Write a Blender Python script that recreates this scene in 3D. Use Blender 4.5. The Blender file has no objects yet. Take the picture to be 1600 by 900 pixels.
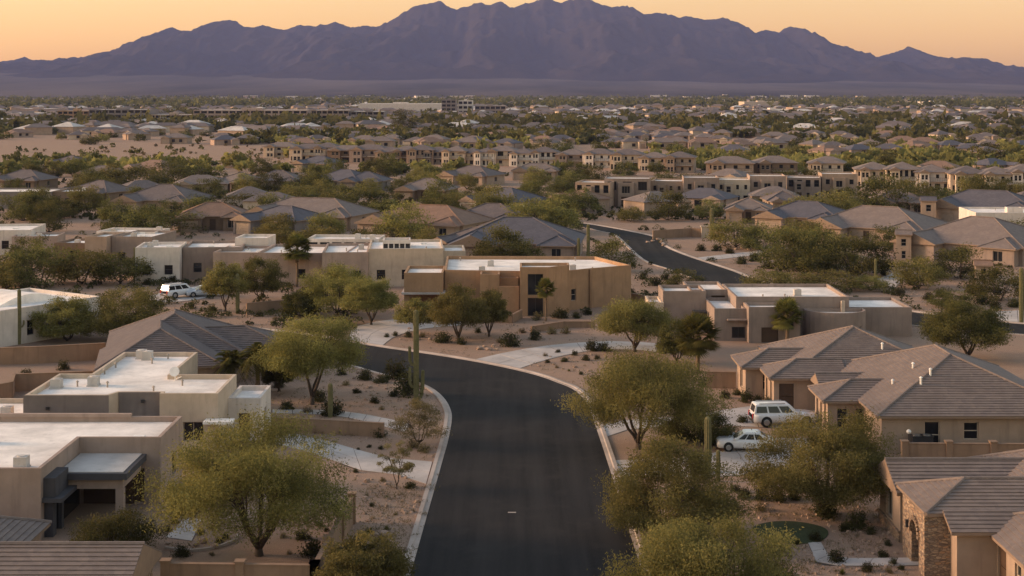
import bpy, math, random
import numpy as np
from mathutils import Vector, Matrix

sc = bpy.context.scene
col = sc.collection
R = math.radians

# ------------------------------------------------------------------ camera
# a level camera 28 m up with a lens shifted down: 1 px of the 1600 px photograph = 1/FP rad
FP, CAMH, HOR = 2300.0, 28.0, 141.0
cam_d = bpy.data.cameras.new('camera')
cam = bpy.data.objects.new('camera', cam_d)
col.objects.link(cam)
cam.location = (0, 0, CAMH)
cam.rotation_euler = (R(90), 0, 0)
cam_d.sensor_width = 36
cam_d.lens = 36 * FP / 1600
cam_d.shift_y = -(450 - HOR) / 1600
cam_d.clip_start, cam_d.clip_end = 0.5, 60000
sc.camera = cam

# ------------------------------------------------------------------ sky and sun (dusk, sun low beyond the frame's left)
SUN_AZ, SUN_EL = R(-84), R(14)          # azimuth from +Y, clockwise
w = bpy.data.worlds.new('World')
sc.world = w
w.use_nodes = True
wn, wl = w.node_tree.nodes, w.node_tree.links
bg = wn['Background']
sky = wn.new('ShaderNodeTexSky')
sky.sky_type = 'NISHITA'
sky.sun_disc = False
sky.sun_elevation = SUN_EL
sky.sun_rotation = SUN_AZ
sky.altitude = 0
sky.air_density = 1.9
sky.dust_density = 1.0
sky.ozone_density = 1.0
tint = wn.new('ShaderNodeMix'); tint.data_type = 'RGBA'; tint.blend_type = 'MULTIPLY'   # even, warm dusk cast over the whole sky
tint.inputs[0].default_value = 1.0
tint.inputs[7].default_value = (1.0, .86, .87, 1)
wl.new(sky.outputs[0], tint.inputs[6])
wl.new(tint.outputs[2], bg.inputs[0])
bg.inputs[1].default_value = 0.15
sun_d = bpy.data.lights.new('sun', 'SUN')
sun_d.energy = 2.7
sun_d.angle = R(15)
sun_d.color = (1.0, 0.64, 0.39)
sun = bpy.data.objects.new('sun', sun_d)
col.objects.link(sun)
sdir = Vector((math.sin(SUN_AZ) * math.cos(SUN_EL), math.cos(SUN_AZ) * math.cos(SUN_EL), math.sin(SUN_EL)))
sun.rotation_euler = sdir.to_track_quat('Z', 'Y').to_euler()
sc.view_settings.view_transform = 'Standard'
sc.view_settings.look = 'None'
sc.view_settings.exposure = 1.03
sc.view_settings.gamma = 1.0
sc.cycles.use_denoising = True
sc.cycles.max_bounces = 6
sc.cycles.diffuse_bounces = 3
sc.cycles.glossy_bounces = 2
sc.cycles.transmission_bounces = 3
sc.cycles.transparent_max_bounces = 6
sc.cycles.volume_bounces = 0
sc.cycles.caustics_reflective = False
sc.cycles.caustics_refractive = False

# ------------------------------------------------------------------ helpers
def P(px, py, z=0.0):
    """photograph pixel -> point of the place at height z"""
    s = (py - HOR) / (CAMH - z)
    return Vector(((px - 800) / s, FP / s, z))

def S(py):
    """pixels per metre for a thing whose base is at row py"""
    return (py - HOR) / CAMH

def tag(o, label=None, cat=None, group=None, kind=None):
    if label: o['label'] = label
    if cat: o['category'] = cat
    if group: o['group'] = group
    if kind: o['kind'] = kind
    return o

def empty(name, loc=(0, 0, 0), rz=0.0, label=None, cat=None, group=None):
    o = bpy.data.objects.new(name, None)
    col.objects.link(o)
    o.location = loc
    o.rotation_euler = (0, 0, rz)
    o.empty_display_size = 0.3
    return tag(o, label, cat, group)

def mesh_obj(name, me, parent=None):
    o = bpy.data.objects.new(name, me)
    col.objects.link(o)
    if parent is not None: o.parent = parent
    return o

def copy_tree(o, parent=None, depth=0):
    c = o.copy()
    col.objects.link(c)
    if parent is not None:
        c.parent = parent
    for ch in kids.get(o.name, []) if False else list(o.children):
        copy_tree(ch, c, depth + 1)
    return c
kids = {}

class MB:
    """collects faces, builds ONE mesh object"""
    def __init__(s): s.v, s.f, s.m = [], [], []
    def add(s, vs, fs, mi=0):
        b = len(s.v); s.v += [tuple(v) for v in vs]
        s.f += [tuple(b + i for i in f) for f in fs]; s.m += [mi] * len(fs)
    def quad(s, a, b, c, d, mi=0): s.add([a, b, c, d], [(0, 1, 2, 3)], mi)
    def poly(s, pts, mi=0): s.add(pts, [tuple(range(len(pts)))], mi)
    def box(s, x0, x1, y0, y1, z0, z1, mi=0):
        s.add([(x0,y0,z0),(x1,y0,z0),(x1,y1,z0),(x0,y1,z0),(x0,y0,z1),(x1,y0,z1),(x1,y1,z1),(x0,y1,z1)],
              [(3,2,1,0),(4,5,6,7),(0,1,5,4),(1,2,6,5),(2,3,7,6),(3,0,4,7)], mi)
    def prism(s, poly, z0, z1, mi=0):
        n = len(poly)
        s.add([(x, y, z0) for x, y in poly] + [(x, y, z1) for x, y in poly],
              [tuple(range(n - 1, -1, -1)), tuple(range(n, 2 * n))] + [(i, (i+1) % n, n + (i+1) % n, n + i) for i in range(n)], mi)
    def beam(s, a, b, w, h, mi=0):
        """box along a-b, w wide and h high (horizontal or sloping)"""
        a, b = Vector(a), Vector(b); d = (b - a).normalized()
        side = d.cross(Vector((0, 0, 1)))
        side = side.normalized() if side.length > 1e-4 else Vector((1, 0, 0))
        up = side.cross(d)
        c = []
        for p in (a, b):
            for sx, sz in ((-1,-1),(1,-1),(1,1),(-1,1)): c.append(p + side * (sx * w / 2) + up * (sz * h / 2))
        s.add(c, [(0,1,2,3),(7,6,5,4),(0,4,5,1),(1,5,6,2),(2,6,7,3),(3,7,4,0)], mi)
    def tube(s, pts, rad, n=7, cap=True, mi=0):
        pts = [Vector(p) for p in pts]; rings = []
        for i, p in enumerate(pts):
            d = (pts[min(i + 1, len(pts) - 1)] - pts[max(i - 1, 0)]).normalized()
            a = d.orthogonal().normalized() if abs(d.z) > .99 else d.cross(Vector((0, 0, 1))).normalized()
            b = d.cross(a); r = rad[i]
            rings.append([p + a * (math.cos(6.2832 * k / n) * r) + b * (math.sin(6.2832 * k / n) * r) for k in range(n)])
        vs = [v for r in rings for v in r]; fs = []
        for i in range(len(pts) - 1):
            for k in range(n):
                fs.append((i*n + k, i*n + (k+1) % n, (i+1)*n + (k+1) % n, (i+1)*n + k))
        if cap: fs += [tuple(range(n - 1, -1, -1)), tuple(range((len(pts)-1)*n, len(pts)*n))]
        s.add(vs, fs, mi)
    def mesh(s, name, mats, smooth=False):
        me = bpy.data.meshes.new(name)
        me.from_pydata(s.v, [], s.f)
        for m in (mats if isinstance(mats, (list, tuple)) else [mats]): me.materials.append(m)
        if any(s.m): me.polygons.foreach_set('material_index', s.m)
        if smooth: me.polygons.foreach_set('use_smooth', [True] * len(s.f))
        me.update()
        return me
    def build(s, name, mats, parent=None, smooth=False, loc=None):
        o = mesh_obj(name, s.mesh(name, mats, smooth), parent)
        if loc is not None: o.location = loc
        return o

# ------------------------------------------------------------------ materials
def new_mat(name):
    m = bpy.data.materials.new(name); m.use_nodes = True
    nt = m.node_tree
    b = nt.nodes['Principled BSDF']
    return m, nt, b

def N(nt, t, **k):
    n = nt.nodes.new(t)
    for a, v in k.items(): setattr(n, a, v)
    return n

def rgb(h):
    """sRGB 0-255 triple -> linear"""
    o = []
    for c in h:
        c /= 255.0
        o.append(c / 12.92 if c <= .04045 else ((c + .055) / 1.055) ** 2.4)
    return o

def mixed(nt, fac_socket, c1, c2):
    mx = N(nt, 'ShaderNodeMix', data_type='RGBA')
    nt.links.new(fac_socket, mx.inputs[0])
    for i, c in ((6, c1), (7, c2)):
        if isinstance(c, (tuple, list)): mx.inputs[i].default_value = (*c[:3], 1)
        else: nt.links.new(c, mx.inputs[i])
    return mx.outputs[2]

def noise(nt, scale, detail=4, rough=.6, coord='Object', stretch=None):
    tc = N(nt, 'ShaderNodeTexCoord')
    src = tc.outputs[coord]
    if stretch:
        mp = N(nt, 'ShaderNodeMapping'); mp.inputs['Scale'].default_value = stretch
        nt.links.new(src, mp.inputs[0]); src = mp.outputs[0]
    n = N(nt, 'ShaderNodeTexNoise')
    n.inputs['Scale'].default_value = scale; n.inputs['Detail'].default_value = detail; n.inputs['Roughness'].default_value = rough
    nt.links.new(src, n.inputs['Vector'])
    return n.outputs[0]

def ramp(nt, sock, a, b):
    r = N(nt, 'ShaderNodeMapRange'); r.inputs[1].default_value = a; r.inputs[2].default_value = b
    nt.links.new(sock, r.inputs[0]); return r.outputs[0]

def bump(nt, b, sock, strength, dist):
    bp = N(nt, 'ShaderNodeBump'); bp.inputs['Strength'].default_value = strength; bp.inputs['Distance'].default_value = dist
    nt.links.new(sock, bp.inputs['Height']); nt.links.new(bp.outputs[0], b.inputs['Normal'])

def scl(c, k): return tuple(min(1, x * k) for x in c)

def stucco(name, c, var=.16):
    m, nt, b = new_mat(name)
    c1 = mixed(nt, ramp(nt, noise(nt, .55, 5), .35, .7), scl(c, 1 - var), scl(c, 1 + var * .5))
    c2 = mixed(nt, ramp(nt, noise(nt, 1.1, 5, .6, 'Object', (1.6, 1.6, .18)), .52, .8), c1, scl(c, .68))
    nt.links.new(c2, b.inputs['Base Color'])
    b.inputs['Roughness'].default_value = .92
    b.inputs['Specular IOR Level'].default_value = .2
    bump(nt, b, noise(nt, 14, 3), .35, .02)
    return m

def plain(name, c, rough=.7, metal=0, spec=.4, var=.12, sc_=2.0):
    m, nt, b = new_mat(name)
    nt.links.new(mixed(nt, ramp(nt, noise(nt, sc_, 4), .3, .7), scl(c, 1 - var), scl(c, 1 + var)), b.inputs['Base Color'])
    b.inputs['Roughness'].default_value = rough; b.inputs['Metallic'].default_value = metal
    b.inputs['Specular IOR Level'].default_value = spec
    return m

def membrane(name, c):
    m, nt, b = new_mat(name)
    c1 = mixed(nt, ramp(nt, noise(nt, .30, 6, .65), .34, .62), scl(c, .66), c)
    c2 = mixed(nt, ramp(nt, noise(nt, 2.2, 5, .7), .58, .75), c1, scl(c, .58))
    nt.links.new(c2, b.inputs['Base Color'])
    b.inputs['Roughness'].default_value = .8
    bump(nt, b, noise(nt, 3, 4), .2, .03)
    return m

def tile_mat(name, c, c2, bluish=0):
    m, nt, b = new_mat(name)
    tc = N(nt, 'ShaderNodeTexCoord')
    vo = N(nt, 'ShaderNodeTexVoronoi'); vo.inputs['Scale'].default_value = 2.6
    nt.links.new(tc.outputs['Object'], vo.inputs['Vector'])
    sep = N(nt, 'ShaderNodeSeparateColor'); nt.links.new(vo.outputs['Color'], sep.inputs[0])
    a = mixed(nt, sep.outputs[0], c, c2)
    d = mixed(nt, ramp(nt, noise(nt, .5, 5), .45, .75), a, scl(c, .72))
    nt.links.new(d, b.inputs['Base Color'])
    b.inputs['Roughness'].default_value = .85; b.inputs['Specular IOR Level'].default_value = .25
    bump(nt, b, noise(nt, 9, 4), .5, .03)
    return m

M = {}
M['tan'] = stucco('stucco_tan', (.34, .255, .20))
M['rose'] = stucco('stucco_rose_tan', (.34, .26, .222))
M['ochre'] = stucco('stucco_ochre', (.33, .21, .13))
M['cream'] = stucco('stucco_cream', (.50, .41, .33))
M['white'] = stucco('stucco_white', (.60, .54, .50))
M['grey'] = stucco('stucco_grey', (.20, .175, .17))
M['taupe'] = stucco('stucco_taupe', (.27, .212, .185))
M['charcoal'] = stucco('stucco_charcoal', (.075, .072, .08))
M['brown'] = stucco('stucco_brown', (.19, .135, .10))
M['wallblock'] = stucco('garden_wall_stucco', (.27, .18, .125))
M['membrane'] = membrane('roof_membrane_white', (.84, .79, .75))
M['membrane_d'] = membrane('roof_membrane_grey', (.52, .49, .47))
M['tile'] = tile_mat('roof_tile_brown', (.20, .162, .148), (.155, .128, .122))
M['tile_g'] = tile_mat('roof_tile_grey', (.155, .128, .125), (.115, .098, .10))
M['tile_b'] = tile_mat('roof_tile_slate', (.11, .105, .125), (.085, .083, .10))
M['tile_r'] = tile_mat('roof_tile_rust', (.235, .15, .11), (.18, .12, .095))
M['fascia'] = plain('painted_fascia', (.22, .155, .115), .7)
M['darkmetal'] = plain('dark_metal', (.03, .03, .035), .45)
M['frame'] = plain('window_frame', (.30, .26, .23), .6)
M['whitepaint'] = plain('white_paint', (.72, .70, .68), .5)
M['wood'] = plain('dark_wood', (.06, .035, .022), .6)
M['garage'] = plain('garage_door_paint', (.30, .23, .18), .6)
M['concrete'] = membrane('driveway_concrete', (.46, .42, .40))
M['kerb'] = membrane('kerb_concrete', (.42, .35, .31))
M['bark'] = plain('bark', (.055, .04, .03), .9, var=.35, sc_=6)
M['palmbark'] = plain('palm_bark', (.13, .09, .06), .9, var=.3, sc_=5)
M['rock'] = plain('boulder', (.30, .215, .165), .9, var=.35, sc_=3)
m, nt, b = new_mat('window_glass')
b.inputs['Base Color'].default_value = (.012, .014, .018, 1); b.inputs['Roughness'].default_value = .12
b.inputs['Specular IOR Level'].default_value = .5
M['glass'] = m
m, nt, b = new_mat('stone_veneer')
tc = N(nt, 'ShaderNodeTexCoord'); mp = N(nt, 'ShaderNodeMapping'); mp.inputs['Scale'].default_value = (1, 1, 2.2)
nt.links.new(tc.outputs['Object'], mp.inputs[0])
vo = N(nt, 'ShaderNodeTexVoronoi'); vo.inputs['Scale'].default_value = 3.6; nt.links.new(mp.outputs[0], vo.inputs['Vector'])
ve = N(nt, 'ShaderNodeTexVoronoi', feature='DISTANCE_TO_EDGE'); ve.inputs['Scale'].default_value = 3.6; nt.links.new(mp.outputs[0], ve.inputs['Vector'])
sp = N(nt, 'ShaderNodeSeparateColor'); nt.links.new(vo.outputs['Color'], sp.inputs[0])
c1 = mixed(nt, sp.outputs[0], (.40, .29, .20), (.15, .11, .09))
c1 = mixed(nt, ramp(nt, sp.outputs[1], .6, 1), c1, (.33, .20, .12))
c1 = mixed(nt, ramp(nt, ve.outputs[0], .0, .07), (.12, .095, .08), c1)
nt.links.new(c1, b.inputs['Base Color']); b.inputs['Roughness'].default_value = .9
bump(nt, b, ramp(nt, ve.outputs[0], 0, .12), .8, .06)
M['stone'] = m

def leaf_mat(name, dark, light, trans=.42):
    m, nt, b = new_mat(name)
    at = N(nt, 'ShaderNodeAttribute', attribute_name='tone')
    oi = N(nt, 'ShaderNodeObjectInfo')
    c = mixed(nt, at.outputs['Fac'], dark, light)
    hs = N(nt, 'ShaderNodeHueSaturation')
    r1 = N(nt, 'ShaderNodeMapRange'); r1.inputs[3].default_value = .485; r1.inputs[4].default_value = .515
    r2 = N(nt, 'ShaderNodeMapRange'); r2.inputs[3].default_value = .78; r2.inputs[4].default_value = 1.2
    nt.links.new(oi.outputs['Random'], r1.inputs[0]); nt.links.new(oi.outputs['Random'], r2.inputs[0])
    nt.links.new(r1.outputs[0], hs.inputs['Hue']); nt.links.new(r2.outputs[0], hs.inputs['Value'])
    nt.links.new(c, hs.inputs['Color'])
    d = N(nt, 'ShaderNodeBsdfDiffuse'); t = N(nt, 'ShaderNodeBsdfTranslucent'); mx = N(nt, 'ShaderNodeMixShader')
    mx.inputs[0].default_value = trans
    nt.links.new(hs.outputs[0], d.inputs[0]); nt.links.new(hs.outputs[0], t.inputs[0])
    nt.links.new(d.outputs[0], mx.inputs[1]); nt.links.new(t.outputs[0], mx.inputs[2])
    nt.links.new(mx.outputs[0], nt.nodes['Material Output'].inputs[0])
    return m
M['leaf'] = leaf_mat('palo_verde_leaves', (.105, .102, .040), (.25, .225, .082))
M['leaf_d'] = leaf_mat('mesquite_leaves', (.058, .062, .026), (.150, .143, .054))
M['leaf_p'] = leaf_mat('palm_fronds', (.06, .066, .022), (.155, .14, .045))
M['leaf_s'] = leaf_mat('shrub_leaves', (.036, .040, .020), (.095, .092, .042))
M['leaf_dry'] = leaf_mat('dry_brush_leaves', (.10, .085, .045), (.20, .165, .085))
M['cactus'] = plain('saguaro_skin', (.135, .125, .058), .8, var=.25, sc_=4)
M['turf'] = plain('turf', (.03, .042, .014), .95, var=.3, sc_=6)

# ground: sandy desert gravel
m, nt, b = new_mat('desert_gravel')
n1 = ramp(nt, noise(nt, .05, 6, .6), .35, .68); n2 = ramp(nt, noise(nt, .9, 6, .7), .35, .7); n3 = ramp(nt, noise(nt, 11, 3, .7), .42, .68)
c1 = mixed(nt, n1, (.37, .25, .185), (.46, .33, .25))
c1 = mixed(nt, n2, scl((.40, .27, .20), .78), c1)
c1 = mixed(nt, n3, scl((.40, .275, .205), .62), c1)
c1 = mixed(nt, ramp(nt, noise(nt, .22, 7, .72), .52, .70), c1, (.27, .20, .145))
c1 = mixed(nt, ramp(nt, noise(nt, 30, 2, .6), .60, .72), c1, (.50, .40, .33))
nt.links.new(c1, b.inputs['Base Color']); b.inputs['Roughness'].default_value = .95; b.inputs['Specular IOR Level'].default_value = .1
bump(nt, b, noise(nt, 9, 5, .7), .55, .08)
M['ground'] = m
# asphalt
m, nt, b = new_mat('asphalt')
tcs = noise(nt, .6, 5, .6, 'Object', (1.3, .05, 1)); n2 = noise(nt, .35, 5, .6); n3 = noise(nt, 28, 2, .6)
c1 = mixed(nt, ramp(nt, tcs, .35, .7), (.015, .0148, .0165), (.033, .032, .0335))
c1 = mixed(nt, ramp(nt, n2, .5, .8), c1, (.036, .034, .034))
c1 = mixed(nt, ramp(nt, n3, .45, .8), c1, (.042, .040, .039))
nt.links.new(c1, b.inputs['Base Color']); b.inputs['Roughness'].default_value = .95; b.inputs['Specular IOR Level'].default_value = .08
bump(nt, b, n3, .3, .01)
M['asphalt'] = m
# mountain rock
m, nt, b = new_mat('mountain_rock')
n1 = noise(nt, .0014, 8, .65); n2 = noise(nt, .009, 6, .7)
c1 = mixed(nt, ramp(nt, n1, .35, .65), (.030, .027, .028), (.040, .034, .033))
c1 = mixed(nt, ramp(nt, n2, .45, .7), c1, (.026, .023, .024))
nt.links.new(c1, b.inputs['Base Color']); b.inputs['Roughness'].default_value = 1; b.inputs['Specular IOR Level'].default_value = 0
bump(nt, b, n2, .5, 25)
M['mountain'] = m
m, nt, b = new_mat('bajada_soil')
n1 = noise(nt, .0012, 7, .6, 'Object', (1, .25, 1))
nt.links.new(mixed(nt, ramp(nt, n1, .38, .62), (.045, .042, .04), (.115, .096, .085)), b.inputs['Base Color'])
b.inputs['Roughness'].default_value = 1; b.inputs['Specular IOR Level'].default_value = 0
M['bajada'] = m
# ================================================================== the setting
rng = np.random.default_rng(7)

def vnoise(x, y, seed=0):
    xi, yi = np.floor(x).astype(np.int64), np.floor(y).astype(np.int64)
    fx, fy = x - xi, y - yi
    fx, fy = fx * fx * (3 - 2 * fx), fy * fy * (3 - 2 * fy)
    def h(a, b):
        n = (a * 374761393 + b * 668265263 + seed * 974711) & 0x7fffffff
        n = ((n ^ (n >> 13)) * 1274126177) & 0x7fffffff
        return ((n ^ (n >> 16)) & 0xffff) / 65535.0
    return (h(xi, yi) * (1 - fx) + h(xi + 1, yi) * fx) * (1 - fy) + (h(xi, yi + 1) * (1 - fx) + h(xi + 1, yi + 1) * fx) * fy

def fbm(x, y, o=5, seed=0, ridged=False):
    s, a, t = 0, .5, 0
    for k in range(o):
        n = vnoise(x * 2 ** k, y * 2 ** k, seed + k)
        if ridged: n = 1 - np.abs(2 * n - 1)
        s = s + a * n; t += a; a *= .5
    return s / t

def grid_obj(name, X, Y, Z, mat, smooth=True):
    ny, nx = X.shape
    me = bpy.data.meshes.new(name)
    vs = np.stack([X, Y, Z], -1).reshape(-1, 3)
    i = np.arange((ny - 1) * (nx - 1)); r, c = i // (nx - 1), i % (nx - 1)
    a = r * nx + c
    fs = np.stack([a, a + 1, a + nx + 1, a + nx], -1)
    me.vertices.add(len(vs)); me.vertices.foreach_set('co', vs.ravel())
    me.loops.add(fs.size); me.loops.foreach_set('vertex_index', fs.ravel())
    me.polygons.add(len(fs)); me.polygons.foreach_set('loop_start', np.arange(len(fs)) * 4)
    if smooth: me.polygons.foreach_set('use_smooth', np.ones(len(fs), bool))
    me.update(calc_edges=True); me.materials.append(mat)
    return mesh_obj(name, me)

mb = MB(); mb.quad((-8900, -250, 0), (8900, -250, 0), (8900, 13900, 0), (-8900, 13900, 0))
tag(mb.build('ground', M['ground']), kind='structure')

# ---- mountains: crest traced as angles, built 12 km away with real depth, spurs and gullies
crest = [(-700,118),(-400,112),(-200,100),(-90,106),(0,97),(20,93),(38,89),(52,93),(65,95),(82,101),(100,97),(120,90),(135,94),(145,86),(155,89),(172,83),(185,89),(200,82),(215,70),(235,59),(252,49),(270,41),(280,47),(300,49),(315,45),(328,38),(340,32),(360,30),(370,34),(380,40),(395,42),(412,38),(428,43),(442,47),(455,42),(470,38),(492,41),(505,39),(522,35),(535,39),(545,42),(570,40),(590,41),(603,35),(615,30),(630,20),(645,12),(658,8),(670,4),(685,1),(697,8),(710,15),(725,12),(738,7),(750,4),(765,7),(775,4),(782,2),(790,7),(800,12),(820,6),(838,0),(850,-3),(865,0),(875,4),(890,0),(905,-3),(925,0),(935,4),(955,12),(972,8),(987,11),(1005,22),(1027,19),(1050,24),(1062,27),(1075,24),(1100,31),(1125,28),(1145,33),(1165,45),(1180,51),(1200,46),(1217,51),(1228,43),(1235,41),(1245,42),(1265,55),(1280,62),(1295,67),(1315,80),(1337,94),(1355,95),(1375,87),(1400,80),(1417,74),(1435,77),(1455,85),(1490,95),(1525,107),(1547,103),(1567,111),(1585,107),(1600,104),(1680,98),(1760,108),(1900,100),(2050,112),(2300,118)]
cx = np.array([c[0] for c in crest], float); cy = np.array([c[1] for c in crest], float)
DC = 12000.0
pxs = np.arange(-640, 2241, 3.0)
zc = (HOR - (np.interp(pxs, cx, cy) + (fbm(pxs / 10, pxs * 0 + .5, 3, 5, True) - .6) * 5.5)) / FP * DC + CAMH
zf = 92.0
vv = np.concatenate([np.linspace(0, 1, 84), np.linspace(1.06, 1.5, 8)])
V, PX = np.meshgrid(vv, pxs, indexing='ij')
XX = (PX - 800) / FP * DC
ZC = np.broadcast_to(zc, V.shape)
Y0 = 8800 + 900 * (fbm(XX / 1100, XX * 0 + 3.3, 3, 51) - .5) * np.ones_like(V); YY = Y0 + (DC - Y0) * V
warp = fbm(XX / 900, YY / 1400, 4, 31) * 1.6
rid = fbm(XX / 620 + warp * .7, YY / 1500 + warp * .4, 5, 11, True)
fine = fbm(XX / 170 + warp, YY / 260, 4, 23, True)
f = np.clip(V, 0, 1)
g = f ** 1.25
hump = np.clip(np.sin(np.pi * np.clip(f, 0, 1)), 0, 1)
Zm = zf + (ZC - zf) * g + (rid - .62) * .62 * np.maximum(ZC, 120) * hump ** .8 * .75 + (fine - .6) * 80 * hump ** .6 * np.clip(f * 2, 0, 1)
lim = CAMH + (ZC - CAMH) * (YY / DC) - 6 - 25 * (1 - f)
Zm = np.where(f < .985, np.minimum(Zm, np.maximum(lim, zf * f)), Zm)
back = np.clip((V - 1) / .5, 0, 1)
Zm = np.where(V > 1, ZC * (1 - back * .9), Zm)
foot = np.clip(f / .08, 0, 1)
Zm = Zm * foot + (zf * .9 + 8 * fbm(XX / 300, YY / 300, 3, 3)) * (1 - foot)
Zm[0] -= 35
tag(grid_obj('mountain_range', XX, YY, Zm, M['mountain']), kind='structure')
# the long alluvial apron rising to the foot of the range
bx_ = np.linspace(-8300, 8300, 160); by_ = np.linspace(4600, 9700, 60)
YB, XB = np.meshgrid(by_, bx_, indexing='ij')
t = np.clip((YB - 4600) / (8900 - 4600), 0, 1.18)
ZB = -1.0 + (84 + 26 * np.clip((-XB + 500) / 4000, -.6, 1)) * t ** 1.5 * (1 + .12 * (fbm(XB / 1500, YB / 1500, 3, 9) - .5)) + (fbm(XB / 420, YB / 380, 4, 19) - .45) * 34 * np.clip(t, 0, 1.2) ** 3
ZB[0] = -.9; ZB = np.where(t <= 0, -.9, ZB); ZB[-1] -= 25
tag(grid_obj('foothill_terrain', XB, YB, ZB, M['bajada']), kind='structure')

# ---- roads
def smooth_line(pts, n=5):
    pts = [Vector(p) for p in pts]; out = []
    for i in range(len(pts) - 1):
        p0, p1, p2, p3 = pts[max(i-1, 0)], pts[i], pts[i+1], pts[min(i+2, len(pts)-1)]
        for k in range(n):
            t = k / n
            out.append(.5 * ((2*p1) + (p2-p0)*t + (2*p0-5*p1+4*p2-p3)*t*t + (3*p1-p0-3*p2+p3)*t**3))
    out.append(pts[-1]); return out

def gline(pxl, n=4): return smooth_line([P(x, y) for x, y in pxl], n)

def kerb(line, side, name, width=.62, h=.13):
    """raised concrete kerb along a line of ground points; side=+1 puts it to the left of the direction of travel"""
    mb = MB(); rows = []
    for i, p in enumerate(line):
        d = (line[min(i+1, len(line)-1)] - line[max(i-1, 0)]); d.z = 0; d.normalize()
        nrm = Vector((-d.y, d.x, 0)) * side
        rows.append([p + Vector((0, 0, -.02)), p + Vector((0, 0, .03)), p + nrm * (width * .45) + Vector((0, 0, .05)), p + nrm * (width * .55) + Vector((0, 0, h)), p + nrm * width + Vector((0, 0, h)), p + nrm * width + Vector((0, 0, -.02))])
    for a, b_ in zip(rows[:-1], rows[1:]):
        for k in range(5):
            q = (a[k], b_[k], b_[k+1], a[k+1])
            mb.quad(*(q if side < 0 else q[::-1]))
    return tag(mb.build(name, M['kerb']), kind='structure')

Lpx = [(500,1400),(601,1040),(648,874),(670,796),(692,718),(701,685),(706,655),(704,640),(696,625),(683,612),(666,602),(640,593.5),(602,585),(575,577.5),(550,570.5),(500,560),(450,553),(400,549),(330,546)]
Rpx = [(1164,1400),(1050,1040),(999,880),(972,795),(948,718),(931,667),(921,640),(909,620),(893,607),(872,598.5),(843,588),(800,577),(740,565),(680,555),(610,545),(560,537),(500,527),(440,519),(390,514),(330,510)]
LL, RR = gline(Lpx), gline(Rpx)
road_poly = [(p.x, p.y) for p in RR] + [(p.x, p.y) for p in reversed(LL)]
def flat_poly(name, pts, z, mat):
    mb = MB(); mb.poly([(x, y, z) for x, y in pts]); o = mb.build(name, mat)
    if o.data.polygons[0].normal.z < 0: o.data.flip_normals()
    return tag(o, kind='structure')
flat_poly('road', road_poly, .012, M['asphalt'])
kerb(LL, 1, 'kerb_left'); kerb(RR, -1, 'kerb_right')
L2 = gline([(840,349),(905,354),(942,362),(966,369),(1006,405),(1049,421),(1081,433),(1104,440.5),(1160,456),(1230,475),(1320,494),(1440,510),(1600,523),(1800,536)])
R2 = gline([(840,343),(905,348.5),(945,354.5),(985,362),(1023,371),(1038,385),(1070,399),(1112,413),(1144,423.5),(1176,436),(1240,453),(1320,471),(1420,487),(1560,503),(1620,508),(1800,518)])
far_poly = [(p.x, p.y) for p in L2] + [(p.x, p.y) for p in reversed(R2)]
flat_poly('road_far', far_poly, .012, M['asphalt'])
kerb(L2, -1, 'kerb_far_left'); kerb(R2, 1, 'kerb_far_right')

def clip_half(poly, a, b_, c):
    """keep the part of a polygon where a*x+b*y<=c"""
    out = []
    for i in range(len(poly)):
        p, q = poly[i], poly[(i + 1) % len(poly)]
        dp, dq = a*p[0] + b_*p[1] - c, a*q[0] + b_*q[1] - c
        if dp <= 0: out.append(p)
        if (dp < 0 < dq) or (dq < 0 < dp):
            t = dp / (dp - dq); out.append((p[0] + (q[0]-p[0])*t, p[1] + (q[1]-p[1])*t))
    return out

def area2(poly): return sum(poly[i][0]*poly[(i+1) % len(poly)][1] - poly[(i+1) % len(poly)][0]*poly[i][1] for i in range(len(poly))) / 2

DRIVE = []
def driveway(name, left, right, cell=3.2, gap=.03, z=.045):
    """strip of cast slabs between two ground lines (same number of px points); each slab a piece of its own"""
    lp, rp = gline(left, 3), gline(right, 3)
    base = [(p.x, p.y) for p in lp] + [(p.x, p.y) for p in reversed(rp)]
    DRIVE.append(base)
    o = flat_poly(name, base, .008, M['bajada'])
    # slabs: walk along the strip
    acc, cuts = 0, [0]
    mid = [(a + b_) / 2 for a, b_ in zip(lp, rp)]
    wid = sum((a - b_).length for a, b_ in zip(lp, rp)) / len(lp)
    cols_ = max(1, round(wid / cell))
    ds = [0]
    for a, b_ in zip(mid[:-1], mid[1:]): ds.append(ds[-1] + (b_ - a).length)
    n = max(1, round(ds[-1] / cell))
    def at(line, d):
        k = 0
        while k < len(ds) - 2 and ds[k + 1] < d: k += 1
        t = (d - ds[k]) / max(1e-6, ds[k + 1] - ds[k]); return line[k].lerp(line[k + 1], min(1, t))
    for i in range(n):
        d0, d1 = ds[-1] * i / n + gap, ds[-1] * (i + 1) / n - gap
        a0, b0, a1, b1 = at(lp, d0), at(rp, d0), at(lp, d1), at(rp, d1)
        for j in range(cols_):
            t0, t1 = j / cols_ + gap / wid, (j + 1) / cols_ - gap / wid
            q = [a0.lerp(b0, t0), a0.lerp(b0, t1), a1.lerp(b1, t1), a1.lerp(b1, t0)]
            pl = [(v.x, v.y) for v in q]
            if area2(pl) < 0: pl.reverse()
            mb = MB(); mb.prism(pl, .01, z + random.uniform(-.006, .006))
            mb.build('slab', M['concrete'], o)
    return o
random.seed(3)
driveway('driveway', [(430,672),(498,686),(544,699),(608,716),(676,722)], [(430,694),(500,712),(556,734),(619,742),(666,757)])
driveway('driveway', [(547,534),(548,517),(575,505),(640,497),(720,498)], [(597,541),(612,529),(632,521),(665,513),(725,508)])
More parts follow.
